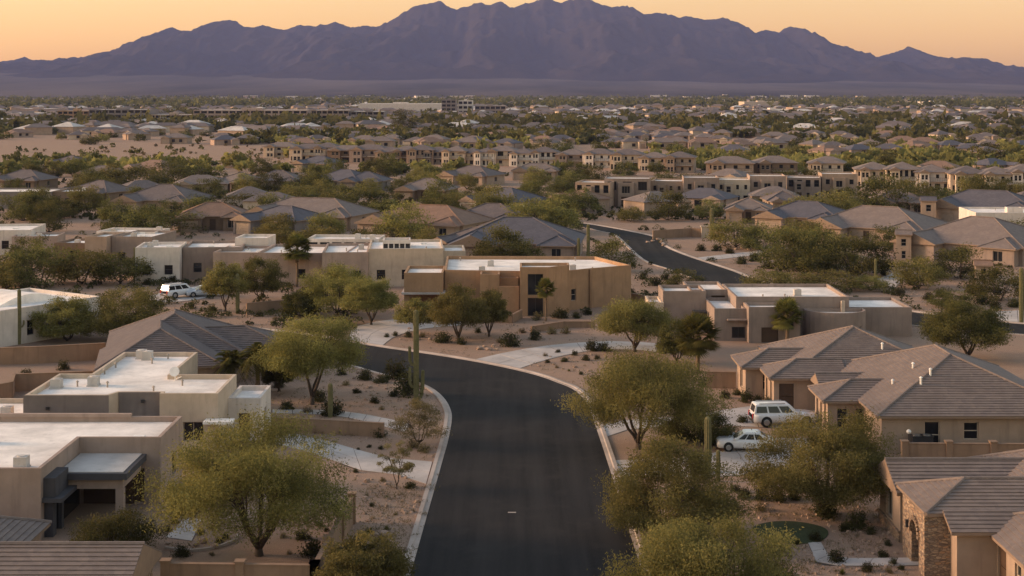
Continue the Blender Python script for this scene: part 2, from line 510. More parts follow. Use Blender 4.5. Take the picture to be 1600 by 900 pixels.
driveway('driveway', [(742,562),(800,549),(870,538.5),(960,533),(1040,538)], [(812,576),(845,565),(890,554),(955,545),(1040,551)])
driveway('driveway', [(936,664),(980,657),(1080,649),(1180,634),(1290,634)], [(945,684),(985,671),(1090,664),(1190,668),(1290,672)])
driveway('driveway', [(960,720),(1010,718),(1120,710),(1190,686),(1260,684)], [(968,744),(1060,746),(1150,744),(1220,738),(1280,728)])
driveway('path', [(1262,848),(1272,868),(1290,884),(1440,884)], [(1283,848),(1292,862),(1310,872),(1440,872)], 1.6)
driveway('path', [(289,808),(276,824),(258,840)], [(315,812),(308,830),(300,846)], 1.6)
driveway('driveway', [(228,464),(262,455),(300,448),(345,444)], [(240,473),(290,471),(320,466),(350,460)])
driveway('path', [(1089,403),(1130,398),(1193,391)], [(1098,408),(1135,404),(1193,397)], 3)
driveway('driveway', [(1366,438),(1385,431),(1402,424)], [(1398,452),(1404,444),(1414,430)], 3)
driveway('driveway', [(1553,488),(1600,485),(1660,486)], [(1562,502),(1600,505),(1660,508)], 3)
driveway('path', [(425,640),(500,641),(560,646),(640,662)], [(425,646),(500,648),(555,655),(632,676)], 1.8)
# round lawn beside the stone-entry house
c0 = P(1236, 832)
mb = MB()
ring = [(c0.x + 2.35*math.cos(a)*(1+.05*math.sin(3*a)), c0.y + 2.35*math.sin(a), 0) for a in [6.2832*k/40 for k in range(40)]]
mb.prism([(x, y) for x, y, z in ring], .0, .05)
tag(mb.build('lawn', M['turf']), kind='structure')
# small pale pavement marker on the road
c0 = P(800, 801)
mb = MB(); mb.box(c0.x - .27, c0.x + .27, c0.y - .1, c0.y + .1, .008, .026)
tag(mb.build('road_marker', M['kerb']), 'small pale rectangular marker lying flat in the middle of the road', 'marker')
# ================================================================== building kit
def add_window(root, a, b_, u0, u1, z0, z1, depth=.16, kind='win', framemat='frame', arch=False):
    """window (frame with a sunk pane as sub-part) or door leaf inside an opening of the wall a-b"""
    a, b_ = Vector((a[0], a[1], 0)), Vector((b_[0], b_[1], 0)); d = (b_ - a).normalized(); nrm = Vector((d.y, -d.x, 0))
    def pt(u, z, off): v = a + d * u + nrm * off; return (v.x, v.y, z)
    def slab(mb, u0, u1, z0, z1, o0, o1):
        c = [pt(u0,z0,o1),pt(u1,z0,o1),pt(u1,z0,o0),pt(u0,z0,o0),pt(u0,z1,o1),pt(u1,z1,o1),pt(u1,z1,o0),pt(u0,z1,o0)]
        mb.add(c, [(3,2,1,0),(4,5,6,7),(0,1,5,4),(1,2,6,5),(2,3,7,6),(3,0,4,7)])
    if kind in ('door', 'garage'):
        mb = MB()
        n = 4 if kind == 'garage' else 2
        for k in range(n):
            h = (z1 - z0) / n
            slab(mb, u0 + .002, u1 - .002, z0 + k*h + .02, z0 + (k+1)*h - .02, -depth - .02, -depth + .05)
        slab(mb, u0 + .001, u1 - .001, z0, z1, -depth - .06, -depth)
        return mb.build('garage_door' if kind == 'garage' else 'door', M['garage'] if kind == 'garage' else M['wood'], root)
    fw = .07
    mb = MB()
    for q in ((u0,u0+fw,z0,z1),(u1-fw,u1,z0,z1),(u0+fw,u1-fw,z0,z0+fw),(u0+fw,u1-fw,z1-fw,z1)): slab(mb, q[0]+.001, q[1]-.001, q[2]+.001, q[3]-.001, -depth - .05, -depth + .03)
    if u1 - u0 > 1.3:
        nn = int((u1 - u0) / 1.0)
        for k in range(1, nn + 1): uu = u0 + (u1 - u0) * k / (nn + 1); slab(mb, uu - .025, uu + .025, z0 + fw, z1 - fw, -depth - .04, -depth + .02)
    elif z1 - z0 > 1.0: zz = (z0 + z1) / 2; slab(mb, u0 + fw, u1 - fw, zz - .03, zz + .03, -depth - .04, -depth + .02)
    w_ = mb.build('window', M[framemat], root)
    mb = MB(); mb.quad(pt(u0, z0, -depth - .045), pt(u1, z0, -depth - .045), pt(u1, z1, -depth - .045), pt(u0, z1, -depth - .045))
    mb.build('pane', M['glass'], w_)
    return w_

def facade(mb, a, b_, z0, z1, ops, depth=.16):
    """wall face a->b (outside on the right of a->b) with openings (u0,u1,w0,w1) and their reveals"""
    a, b_ = Vector((a[0], a[1], 0)), Vector((b_[0], b_[1], 0)); L = (b_ - a).length; d = (b_ - a) / L; nrm = Vector((d.y, -d.x, 0))
    def pt(u, z, off=0): v = a + d * u + nrm * off; return (v.x, v.y, z)
    us = sorted({0, L, *[o[0] for o in ops], *[o[1] for o in ops]}); zs = sorted({z0, z1, *[o[2] for o in ops], *[o[3] for o in ops]})
    for i in range(len(us) - 1):
        for j in range(len(zs) - 1):
            um, zm = (us[i] + us[i+1]) / 2, (zs[j] + zs[j+1]) / 2
            if any(o[0] < um < o[1] and o[2] < zm < o[3] for o in ops): continue
            mb.quad(pt(us[i], zs[j]), pt(us[i+1], zs[j]), pt(us[i+1], zs[j+1]), pt(us[i], zs[j+1]))
    for u0, u1, w0, w1 in [o[:4] for o in ops]:
        dp = -depth - .06
        mb.quad(pt(u0,w0), pt(u0,w1), pt(u0,w1,dp), pt(u0,w0,dp)); mb.quad(pt(u1,w1), pt(u1,w0), pt(u1,w0,dp), pt(u1,w1,dp))
        mb.quad(pt(u1,w0), pt(u0,w0), pt(u0,w0,dp), pt(u1,w0,dp)); mb.quad(pt(u0,w1), pt(u1,w1), pt(u1,w1,dp), pt(u0,w1,dp))

def inset(poly, k):
    n = len(poly); out = []
    for i in range(n):
        p0, p, p1 = Vector(poly[i-1]), Vector(poly[i]), Vector(poly[(i+1) % n])
        d0, d1 = (p - p0).normalized(), (p1 - p).normalized()
        n0, n1 = Vector((-d0.y, d0.x)), Vector((-d1.y, d1.x))
        q = p + (n0 + n1) * (k / (1 + n0.dot(n1)))
        out.append((q.x, q.y))
    return out

def vol(root, poly, h, wall, ops=None, z0=0.0, parapet=.38, pw=.24, roof='membrane', framemat='frame', cap=None, vents=0, roofname='roof'):
    """flat-roofed block: walls with openings, parapet and a sunk roof sheet. ops: {edge: [(centre, sill, width, height, kind)]}"""
    if area2(poly) < 0: poly = poly[::-1]
    n = len(poly); ops = ops or {}; mb = MB(); wins = []
    for i in range(n):
        a, b_ = poly[i], poly[(i + 1) % n]
        oo = [(u - w_/2, u + w_/2, s, s + hh, kd) for u, s, w_, hh, kd in ops.get(i, [])]
        facade(mb, a, b_, z0 - .3 if z0 < .01 else z0, h, oo)
        wins += [(a, b_, *o) for o in oo]
    ins = inset(poly, pw)
    for i in range(n):
        j = (i + 1) % n
        mb.quad((*poly[i], h), (*poly[j], h), (*ins[j], h), (*ins[i], h))
        mb.quad((*ins[i], h), (*ins[j], h), (*ins[j], h - parapet - .05), (*ins[i], h - parapet - .05))
    if z0 > .01: mb.poly([(x, y, z0) for x, y in poly[::-1]])
    wl_ = mb.build('wall', M[wall], root)
    for a, b_, u0, u1, s0, s1, kd in wins:
        if kd != 'void': add_window(root, a, b_, u0, u1, s0, s1, kind=kd, framemat=framemat)
        else:
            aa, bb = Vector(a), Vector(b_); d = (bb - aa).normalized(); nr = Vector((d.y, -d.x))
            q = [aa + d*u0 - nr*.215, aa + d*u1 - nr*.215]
            m2 = MB(); m2.quad((*q[0], s0), (*q[1], s0), (*q[1], s1), (*q[0], s1)); m2.build('door', M['wood'], root)  # no door leaf: dark sheet stands in for the shade inside a void
    mb = MB(); mb.poly([(x, y, h - parapet) for x, y in inset(poly, pw - .01)])
    r = mb.build(roofname, M[roof], root)
    if vents:
        xs, ys = [p[0] for p in ins], [p[1] for p in ins]; k = 0; tries = 0
        while k < vents and tries < 60:
            tries += 1
            x, y = random.uniform(min(xs) + .8, max(xs) - .8), random.uniform(min(ys) + .8, max(ys) - .8)
            if not inside(ins, x, y): continue
            k += 1; z = h - parapet; mb = MB()
            t = random.random()
            if t < .45: mb.tube([(x, y, z), (x, y, z + .38)], [.07, .07], 8); mb.tube([(x, y, z + .38), (x, y, z + .5)], [.14, .05], 8); mb.build('vent_pipe', M['frame'], r)
            elif t < .75: mb.box(x - .45, x + .45, y - .35, y + .35, z, z + .16); mb.box(x - .38, x + .38, y - .28, y + .28, z + .16, z + .22); mb.build('skylight', M['whitepaint'], r)
            else: mb.box(x - .4, x + .4, y - .4, y + .4, z + .1, z + .75); mb.box(x - .46, x + .46, y - .46, y + .46, z, z + .1); mb.tube([(x, y, z + .75), (x, y, z + .8)], [.28, .26], 10); mb.build('cooling_unit', M['membrane_d'], r)
    return wl_

def inside(poly, x, y):
    c = False
    for i in range(len(poly)):
        (x0, y0), (x1, y1) = poly[i], poly[i - 1]
        if (y0 > y) != (y1 > y) and x < (x1 - x0) * (y - y0) / (y1 - y0) + x0: c = not c
    return c

def rect(x0, x1, y0, y1): return [(x0, y0), (x1, y0), (x1, y1), (x0, y1)]

# ---- pitched tile roofs
def pitched(x0, x1, y0, y1, ze, slope, axis='x', hips=(True, True)):
    """faces (eave edge first, anticlockwise from outside) of a hip or gable roof; also the gable triangles"""
    if axis == 'x':
        hf = (y1 - y0) / 2; ym = (y0 + y1) / 2; zr = ze + slope * hf
        r0 = (x0 + (hf if hips[0] else 0), ym, zr); r1 = (x1 - (hf if hips[1] else 0), ym, zr)
        A, B, C, D = (x0,y0,ze), (x1,y0,ze), (x1,y1,ze), (x0,y1,ze)
        faces = [[A, B, r1, r0], [C, D, r0, r1]]; gab = []
        (faces if hips[1] else gab).append([B, C, r1]); (faces if hips[0] else gab).append([D, A, r0])
    else:
        hf = (x1 - x0) / 2; xm = (x0 + x1) / 2; zr = ze + slope * hf
        r0 = (xm, y0 + (hf if hips[0] else 0), zr); r1 = (xm, y1 - (hf if hips[1] else 0), zr)
        A, B, C, D = (x0,y0,ze), (x1,y0,ze), (x1,y1,ze), (x0,y1,ze)
        faces = [[B, C, r1, r0], [D, A, r0, r1]]; gab = []
        (faces if hips[0] else gab).append([A, B, r0]); (faces if hips[1] else gab).append([C, D, r1])
    return faces, gab, r0, r1

def courses(face, step=.34, lift=.05):
    """cut one sloping face into tile courses; returns a list of (verts, faces)"""
    p = [Vector(v) for v in face]; e = (p[1] - p[0]).normalized(); nrm = (p[1] - p[0]).cross(p[-1] - p[0]).normalized(); up = nrm.cross(e)
    q = [((v - p[0]).dot(e), (v - p[0]).dot(up)) for v in p]; top = max(v for _, v in q); out = []
    k = 0
    while k * step < top - .02:
        v0, v1 = k * step, min((k + 1) * step, top)
        s = clip_half(clip_half(q, 0, 1, v1), 0, -1, -v0); k += 1
        if len(s) < 3 or abs(area2(s)) < .004: continue
        tp = []; lo = []
        for u, v in s:
            b0 = p[0] + e * u + up * v
            tp.append(b0 + nrm * (lift * (1 - (v - v0) / step) + .012)); lo.append(b0 - nrm * .02)
        n = len(s); vs = tp + lo
        fs = [tuple(range(n))] + [(n + i, n + (i+1) % n, (i+1) % n, i) for i in range(n)]
        out.append((vs, fs))
    return out

def tile_roof(root, x0, x1, y0, y1, ze, slope=.42, axis='x', hips=(True, True), over=.5, tile='tile', wall='tan', step=.34, pieces=False, caps=True, gable_wall=True, fascia='fascia', courses_on=True):
    """tiled roof over the wall rectangle x0..x1, y0..y1 whose wall top is ze"""
    ox0 = x0 - over; ox1 = x1 + over; oy0 = y0 - over; oy1 = y1 + over
    if axis == 'x':
        if not hips[0]: ox0 = x0 - over * .7
        if not hips[1]: ox1 = x1 + over * .7
    ezz = ze - over * slope + .10
    faces, gab, r0, r1 = pitched(ox0, ox1, oy0, oy1, ezz, slope, axis, hips)
    # deck with soffit and fascia
    mb = MB()
    th = .16
    mb.poly([(ox0, oy0, ezz - th), (ox0, oy1, ezz - th), (ox1, oy1, ezz - th), (ox1, oy0, ezz - th)])
    cs = [(ox0, oy0), (ox1, oy0), (ox1, oy1), (ox0, oy1)]
    for i in range(4):
        a, b_ = cs[i], cs[(i+1) % 4]
        mb.quad((*a, ezz - th), (*b_, ezz - th), (*b_, ezz), (*a, ezz))
    if not courses_on:
        for f_ in faces: mb.poly(f_, 1)
    else:
        for f_ in faces: mb.poly([(x, y, z - .035) for x, y, z in f_], 1)
    for g_ in gab: mb.poly(g_, 0)
    roof = mb.build('roof', [M[fascia], M[tile]], root)
    if courses_on:
        if pieces:
            for f_ in faces:
                for vs, fs in courses(f_, step):
                    m2 = MB(); m2.add(vs, fs); m2.build('tile_course', M[tile], roof)
        else:
            m2 = MB()
            for f_ in faces:
                for vs, fs in courses(f_, step): m2.add(vs, fs)
            o = m2.build('tile_courses', M[tile], roof); o['kind'] = 'stuff'
    if caps:
        m2 = MB(); C0 = [(ox0, oy0, ezz), (ox1, oy0, ezz), (ox1, oy1, ezz), (ox0, oy1, ezz)]
        segs = [(r0, r1)]
        if axis == 'x':
            if hips[0]: segs += [(C0[0], r0), (C0[3], r0)]
            if hips[1]: segs += [(C0[1], r1), (C0[2], r1)]
        else:
            if hips[0]: segs += [(C0[0], r0), (C0[1], r0)]
            if hips[1]: segs += [(C0[2], r1), (C0[3], r1)]
        for a, b_ in segs:
            a, b_ = Vector(a), Vector(b_); L = (b_ - a).length
            if L < .3: continue
            n = max(1, int(L / .42))
            for k in range(n):
                p, q = a.lerp(b_, k / n), a.lerp(b_, (k + 1.12) / n)
                m2.tube([p + Vector((0, 0, .02)), q + Vector((0, 0, .05))], [.13, .10], 6)
        m2.build('ridge_cap', M[tile], roof)
    # gable-end walls under the rakes
    if gable_wall:
        for which, hp in enumerate(hips):
            if hp: continue
            m2 = MB()
            if axis == 'x':
                xx = x0 if which == 0 else x1; ym = (y0 + y1) / 2; tri = [(xx, y0, ze - .02), (xx, y1, ze - .02), (xx, ym, ze + slope * (y1 - y0) / 2 - .06)]
                if which == 0: tri = tri[::-1]
            else:
                yy = y0 if which == 0 else y1; xm = (x0 + x1) / 2; tri = [(x0, yy, ze - .02), (x1, yy, ze - .02), (xm, yy, ze + slope * (x1 - x0) / 2 - .06)]
                if which == 1: tri = tri[::-1]
            m2.poly(tri); m2.build('gable', M[wall], root)
    return roof

def walls(root, poly, h, wall, ops=None, framemat='frame', name='wall', z0=-.3):
    """plain wall ring with openings, no flat roof"""
    if area2(poly) < 0: poly = poly[::-1]
    mb = MB(); wins = []; ops = ops or {}
    for i in range(len(poly)):
        a, b_ = poly[i], poly[(i + 1) % len(poly)]
        oo = [(u - w_/2, u + w_/2, s, s + hh, kd) for u, s, w_, hh, kd in ops.get(i, [])]
        facade(mb, a, b_, z0, h, oo); wins += [(a, b_, *o) for o in oo]
    o = mb.build(name, M[wall], root)
    for a, b_, u0, u1, s0, s1, kd in wins: add_window(root, a, b_, u0, u1, s0, s1, kind=kd, framemat=framemat)
    return o

def box_part(name, root, mat, *a):
    mb = MB(); mb.box(*a); return mb.build(name, M[mat], root)

FOOT = []            # circles (x, y, r) that random trees and houses keep clear of
def keep(x, y, r): FOOT.append((x, y, r))
def is_clear(x, y, r=0): return all((x - a) ** 2 + (y - b_) ** 2 > (c + r) ** 2 for a, b_, c in FOOT)

def garden_wall(pts, h, label, t=.22, mat='wallblock', piers=0):
    """free-standing stuccoed wall along ground points, with coping and optional piers"""
    base = Vector(pts[0]); root = empty('garden_wall', (base.x, base.y, 0), 0, label, 'wall'); root['kind'] = 'thing'
    mb, mc = MB(), MB(); pr = [Vector((p[0] - base.x, p[1] - base.y, 0)) for p in pts]
    for a, b_ in zip(pr[:-1], pr[1:]):
        mb.beam(a + Vector((0, 0, h / 2 - .1)), b_ + Vector((0, 0, h / 2 - .1)), t, h + .2)
        mc.beam(a + Vector((0, 0, h + .035)), b_ + Vector((0, 0, h + .035)), t + .08, .06)
    mb.build('wall_panel', M[mat], root); mc.build('coping', M[mat], root)
    if piers:
        for a, b_ in zip(pr[:-1], pr[1:]):
            n = max(1, round((b_ - a).length / piers))
            for k in range(n + 1):
                p = a.lerp(b_, k / n); m2 = MB()
                m2.box(p.x - .24, p.x + .24, p.y - .24, p.y + .24, -.2, h + .16); m2.box(p.x - .29, p.x + .29, p.y - .29, p.y + .29, h + .16, h + .25)
                m2.build('pier', M[mat], root)
    return root
# ================================================================== houses near the road
random.seed(11)
def shift(poly, o): return [(x - o[0], y - o[1]) for x, y in poly]

# ---- A: tan flat-roofed house with the charcoal portico (front left)
O = (-29.0, 96.0)
A = empty('flat_roofed_house', (*O, 0), 0, 'tan flat-roofed house with charcoal-edged entry porch behind the big tree', 'house'); keep(-33, 98, 9)
main = shift([(-46, 91.5), (-29.3, 91.5), (-29.3, 99.7), (-23.8, 99.7), (-23.8, 106.2), (-46, 106.2)], O)
vol(A, main, 4.5, 'rose', {0: [(14.2, .3, .62, .75, 'win'), (9, 1.0, 1.4, 1.3, 'win')], 2: [(3.9, .1, 1.0, 2.3, 'door')], 3: [(4.0, 1.0, 1.2, 1.5, 'win')]}, vents=9, framemat='darkmetal')
box_part('parapet', A, 'rose', -40 - O[0], -27.4 - O[0], 105.85 - O[1], 106.19 - O[1], 4.48, 4.72)
# portico: roof slab, fascia, stone-footed post
px0, px1, py0, py1 = -29.28 - O[0], -25.0 - O[0], 94.8 - O[1], 99.68 - O[1]
mb = MB(); mb.box(px0 - .0, px1 + .25, py0 - .3, py1, 2.96, 3.38)
pr = mb.build('porch_roof', M['charcoal'], A)
mb = MB(); mb.box(px0 + .05, px1 - .05, py0, py1 - .01, 3.38, 3.42); mb.build('roof_sheet', M['membrane_d'], pr)
mb = MB(); mb.box(px0 + .01, px1 - .1, py0 + .1, py0 + .5, 2.3, 2.955); mb.box(px1 - .5, px1 - .1, py0 + .51, py1 - .01, 2.3, 2.955); mb.build('beam', M['rose'], A)
mb = MB(); mb.box(px1 - .55, px1 - .05, py0 + .05, py0 + .55, .5, 2.295); post = mb.build('post', M['rose'], A)
mb = MB(); mb.box(px1 - .68, px1 + .08, py0 - .08, py0 + .68, -.2, .5); mb.box(px1 - .72, px1 + .12, py0 - .12, py0 + .72, .5, .58); mb.build('post_base', M['stone'], post)
# charcoal pop-out wall with window canopy on the side of the main block
mb = MB(); mb.box(-29.29 - O[0], -28.55 - O[0], 92.0 - O[1], 94.75 - O[1], 2.55, 3.75); mb.box(-29.29 - O[0], -28.75 - O[0], 92.2 - O[1], 92.9 - O[1], -.2, 2.5); mb.box(-29.29 - O[0], -28.75 - O[0], 94.0 - O[1], 94.45 - O[1], -.2, 2.5)
mb.build('bay_wall', M['charcoal'], A)
mb = MB(); mb.box(-29.29 - O[0], -28.05 - O[0], 91.75 - O[1], 95.0 - O[1], 2.28, 2.545); mb.build('canopy', M['charcoal'], A)
mb = MB(); mb.box(-29.28 - O[0], -28.95 - O[0], 92.95 - O[1], 93.95 - O[1], .1, 2.27); mb.build('window', M['glass'], A)
mb = MB(); mb.box(px0 + .01, px0 + .09, py0 + .25, py1 - .3, .05, 2.5); mb.build('porch_shade_glass', M['glass'], A)  # added dark sheet: the porch void's shade put on the side wall
mb = MB(); mb.box(px0 + .3, px1 - .55, py1 - .1, py1 - .01, .05, 2.5); mb.build('porch_shade_wood', M['wood'], A)  # dark wood sheet on the back wall, also standing in for porch shade
# wall lamp
mb = MB(); p = (-33.6 - O[0], 91.48 - O[1], 3.4); mb.box(p[0]-.13, p[0]+.13, p[1]-.18, p[1], p[2]-.12, p[2]+.14); mb.box(p[0]-.05, p[0]+.25, p[1]-.12, p[1]-.02, p[2]+.14, p[2]+.22); mb.build('wall_lamp', M['darkmetal'], A)

# ---- B: white-roofed house behind it
O = (-29.0, 118.0)
B = empty('flat_roofed_house', (*O, 0), 0, 'cream and grey flat-roofed house with bright white stepped roof', 'house'); keep(-30, 119, 10); keep(-31, 127, 7)
main = shift([(-37.4, 113.0), (-31.0, 113.0), (-30.5, 114.2), (-27.2, 114.2), (-27.2, 113.6), (-22.7, 113.6), (-22.7, 121.3), (-28.1, 121.3), (-28.1, 131.6), (-34.7, 131.6), (-34.7, 121.6), (-37.4, 121.6)], O)
vol(B, main, 4.6, 'cream', {6: [(3.2, 1.0, 1.4, 1.4, 'win')], 4: [(2.6, .9, 1.6, 1.5, 'win')]}, vents=12)
mb = MB(); mb.box(-37.5 - O[0], -30.95 - O[0], 112.93 - O[1], 112.995 - O[1], -.2, 4.58); mb.build('wall_panel', M['grey'], B)
mb = MB(); mb.box(-30.46 - O[0], -27.22 - O[0], 114.1 - O[1], 114.19 - O[1], -.2, 4.58); mb.build('wall_panel', M['grey'], B)
vol(B, shift(rect(-22.69, -20.1, 117.6, 122.7), O), 3.4, 'white', {1: [(2.4, .9, 1.0, 1.3, 'win')], 0: [(1.3, .1, .9, 2.1, 'door')]}, roofname='side_roof')
vol(B, shift(rect(-44, -37.41, 112.0, 119.5), O), 3.0, 'cream', {}, vents=2, roofname='side_roof')
mb = MB(); mb.box(-23.6 - O[0], -21.4 - O[0], 112.3 - O[1], 113.58 - O[1], 2.5, 2.68); mb.build('canopy', M['whitepaint'], B)
for x, z in ((-35.6, 3.6), (-28.6, 3.9)):
    mb = MB(); yy = (112.92 if x < -31 else 114.09) - O[1]; mb.box(x-.12-O[0], x+.12-O[0], yy-.2, yy, z-.1, z+.12); mb.build('wall_lamp', M['darkmetal'], B)
mb = MB()
for k in range(5): a0 = -60 + k * 40; mb.tube([(-27.6 - O[0] + .0, 121.0 - O[1] + .0, 4.22 + .01 + k*.002), (-27.6 - O[0] + .5*math.cos(R(a0)), 121.0 - O[1] + .5*math.sin(R(a0)), 4.5)], [.04, .03], 5)
mb.tube([(-27.6 - O[0], 120.6 - O[1], 4.2), (-27.6 - O[0], 120.6 - O[1], 4.9)], [.05, .05], 6); mb.tube([(-27.6 - O[0], 120.55 - O[1], 4.9), (-27.6 - O[0], 120.35 - O[1], 5.0)], [.06, .42], 12); mb.build('satellite_dish', M['whitepaint'], B)

# ---- C: brown hip-roofed house behind B
O = (-33.0, 141.0)
C = empty('tile_roofed_house', (*O, 0), R(13), 'house with broad brown hip roof rising behind the white-roofed house', 'house'); keep(-33, 144, 12)
walls(C, shift(rect(-38.4, -26.2, 139.5, 154.5), O), 2.95, 'tan'); tile_roof(C, *[-38.4 - O[0], -26.2 - O[0], 139.5 - O[1], 154.5 - O[1]], 2.95, .46, 'y', (True, True), tile='tile_g', wall='tan')
walls(C, shift(rect(-38.9, -28.4, 134.0, 141), O), 2.9, 'tan', {0: [(3, .9, 1.5, 1.3, 'win')], 3: [(3.5, .9, 1.2, 1.3, 'win')]}); tile_roof(C, *[-38.9 - O[0], -28.4 - O[0], 134.0 - O[1], 144 - O[1]], 2.9, .46, 'y', (True, False), tile='tile_g', wall='tan', gable_wall=False)
walls(C, shift(rect(-26.4, -21.5, 141, 149), O), 2.8, 'tan', {1: [(4, .9, 1.5, 1.3, 'win')]}); tile_roof(C, *[-30 - O[0], -21.5 - O[0], 141 - O[1], 149 - O[1]], 2.8, .40, 'x', (False, True), tile='tile_g', wall='tan', gable_wall=False)

# ---- D: pale house at the left edge
u, v = Vector((.565, .825)), Vector((-.825, .565)); c0 = Vector((-55.8, 160.0))
def uv(a, b_): q = u * a + v * b_; return (q.x, q.y)
D = empty('flat_roofed_house', (c0.x, c0.y, 0), 0, 'pale flat-roofed house with curved roof mound and a saguaro against it', 'house'); keep(-62, 172, 13)
vol(D, [uv(-9, 0), uv(14, 0), uv(14, 13), uv(-9, 13)], 4.0, 'white', {0: [(13.2, .8, 1.0, 1.7, 'win'), (5.5, .9, 1.4, 1.3, 'win')]}, vents=3)
mb = MB(); pr_ = []
for k in range(13):
    t = k / 12; a = 3.0 + 9 * t; z = 3.62 + 1.05 * math.sin(math.pi * t)
    pr_.append((uv(a, 4.5), uv(a, 11.5), z))
for k in range(12):
    (p0, p1, z0_), (q0, q1, z1_) = pr_[k], pr_[k + 1]
    mb.quad((*p0, z0_), (*q0, z1_), (*q1, z1_), (*p1, z0_)); mb.quad((*p0, 3.6), (*q0, 3.6), (*q0, z1_), (*p0, z0_)); mb.quad((*q1, 3.6), (*p1, 3.6), (*p1, z0_), (*q1, z1_))
mb.build('roof_vault', M['membrane'], D)

# ---- F: ochre flat-roofed house beyond the bend
O = (0.0, 190.0)
F = empty('flat_roofed_house', (*O, 0), 0, 'ochre flat-roofed house with tall glazed entry tower beyond the road bend', 'house'); keep(0, 192, 11); keep(11, 192, 7); keep(-9, 191, 7)
vol(F, shift([(-8.6, 187.6), (-4.2, 187.0), (1.0, 186.4), (5.0, 185.3), (10.2, 189.3), (15.6, 192.8), (11.5, 203), (-9, 203.5)], O), 5.1, 'ochre', {0: [(2.0, 1.6, .9, 1.1, 'win')], 1: [(2.4, .1, 1.4, 2.6, 'door')], 3: [(3.6, 1.2, .8, 1.5, 'win')]}, vents=8, parapet=.45)
mb = MB(); a, b_ = Vector((10.2 - O[0], 189.3 - O[1])), Vector((9.6, 189.0)); mb.box(10.0 - O[0], 10.25 - O[0], 188.9 - O[1], 189.3 - O[1], -.2, 5.0); mb.build('downpipe', M['ochre'], F)
# garage-side block with dark opening under a slab
vol(F, shift([(-13.6, 185.4), (-8.7, 185.4), (-8.7, 193), (-13.6, 193)], O), 5.0, 'ochre', {}, z0=2.55, roofname='side_roof')
mb = MB(); mb.box(-13.9 - O[0], -8.4 - O[0], 185.0 - O[1], 193 - O[1], 2.32, 2.545); mb.build('canopy', M['concrete'], F)
for x in (-13.3, -9.1):
    mb = MB(); mb.box(x - .3 - O[0], x + .3 - O[0], 185.5 - O[1], 186.1 - O[1], -.2, 2.315); mb.build('post', M['ochre'], F)
mb = MB(); mb.box(-13.5 - O[0], -8.72 - O[0], 191.8 - O[1], 192.9 - O[1], -.2, 2.31); mb.build('back_wall', M['brown'], F)
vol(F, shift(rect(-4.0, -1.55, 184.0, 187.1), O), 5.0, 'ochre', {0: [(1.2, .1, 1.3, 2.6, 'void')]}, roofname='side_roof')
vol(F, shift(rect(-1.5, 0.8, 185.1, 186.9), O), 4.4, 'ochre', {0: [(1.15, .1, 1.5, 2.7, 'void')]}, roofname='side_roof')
vol(F, shift([(1.0, 182.2), (4.6, 182.2), (7.2, 184.6), (7.2, 187), (1.0, 187)], O), 6.1, 'ochre', {0: [(1.9, 2.65, 1.9, 2.6, 'win'), (1.9, .05, 1.9, 2.25, 'win')]}, roofname='tower_roof', framemat='darkmetal')
mb = MB(); mb.box(-1.6 - O[0], .9 - O[0], 183.1 - O[1], 183.35 - O[1], -.2, 3.6); mb.build('screen_wall', M['ochre'], F)
# ---- grey-brown neighbour block seen left of F
O = (-12, 200)

# ---- G: taupe modern house at right
O = (32.0, 172.0)
G = empty('flat_roofed_house', (*O, 0), 0, 'taupe modern house of stepped flat-roofed blocks behind the fan palms', 'house'); keep(24, 172, 9); keep(35, 172, 9); keep(44, 170, 6)
bl = 'membrane'
vol(G, shift(rect(25.4, 38.2, 166.8, 178), O), 4.6, 'taupe', {}, vents=3)                                   # main
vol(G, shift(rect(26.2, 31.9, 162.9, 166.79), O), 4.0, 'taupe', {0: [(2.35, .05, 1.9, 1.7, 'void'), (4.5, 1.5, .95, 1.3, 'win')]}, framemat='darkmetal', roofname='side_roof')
cyl = [(33.1 + 2.6*(1 - math.cos(t)) if False else 36.4 + 3.4*math.cos(t), 166.0 + 3.0*math.sin(t)) for t in [math.pi + math.pi*k/14 for k in range(15)]]
vol(G, shift(cyl + [(39.8, 166.78), (33.0, 166.78)], O), 3.3, 'taupe', {10: [(.3, 1.0, .5, .7, 'win')]}, roofname='side_roof')
box_part('chimney', G, 'cream', 37.2 - O[0], 37.6 - O[0], 166.2 - O[1], 166.6 - O[1], 2.9, 4.2)
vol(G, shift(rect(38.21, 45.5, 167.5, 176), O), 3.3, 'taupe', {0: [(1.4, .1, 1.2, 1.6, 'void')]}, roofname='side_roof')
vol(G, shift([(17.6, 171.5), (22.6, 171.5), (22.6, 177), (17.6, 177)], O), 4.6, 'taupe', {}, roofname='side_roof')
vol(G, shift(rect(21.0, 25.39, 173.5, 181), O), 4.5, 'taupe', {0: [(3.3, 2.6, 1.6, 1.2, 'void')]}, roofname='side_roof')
vol(G, shift([(22.61, 164.5), (26.19, 164.5), (26.19, 173.4), (22.61, 173.4)], O), 3.6, 'taupe', {0: [(2.7, .3, 1.5, 1.25, 'win')], 3: [(4, .9, 1.0, 1.6, 'win')]}, framemat='darkmetal', roofname='side_roof')
mb = MB(); mb.box(24.0 - O[0], 26.6 - O[0], 163.7 - O[1], 164.48 - O[1], 2.35, 2.5); mb.build('canopy', M['taupe'], G)
vol(G, shift([(15.9, 170.5), (17.59, 170.5), (17.59, 176), (15.9, 176)], O), 3.4, 'cream', {}, roofname='side_roof')
mb = MB(); mb.box(21.0 - O[0], 22.9 - O[0], 170.3 - O[1], 171.48 - O[1], 2.2, 2.4); mb.build('canopy', M['charcoal'], G)

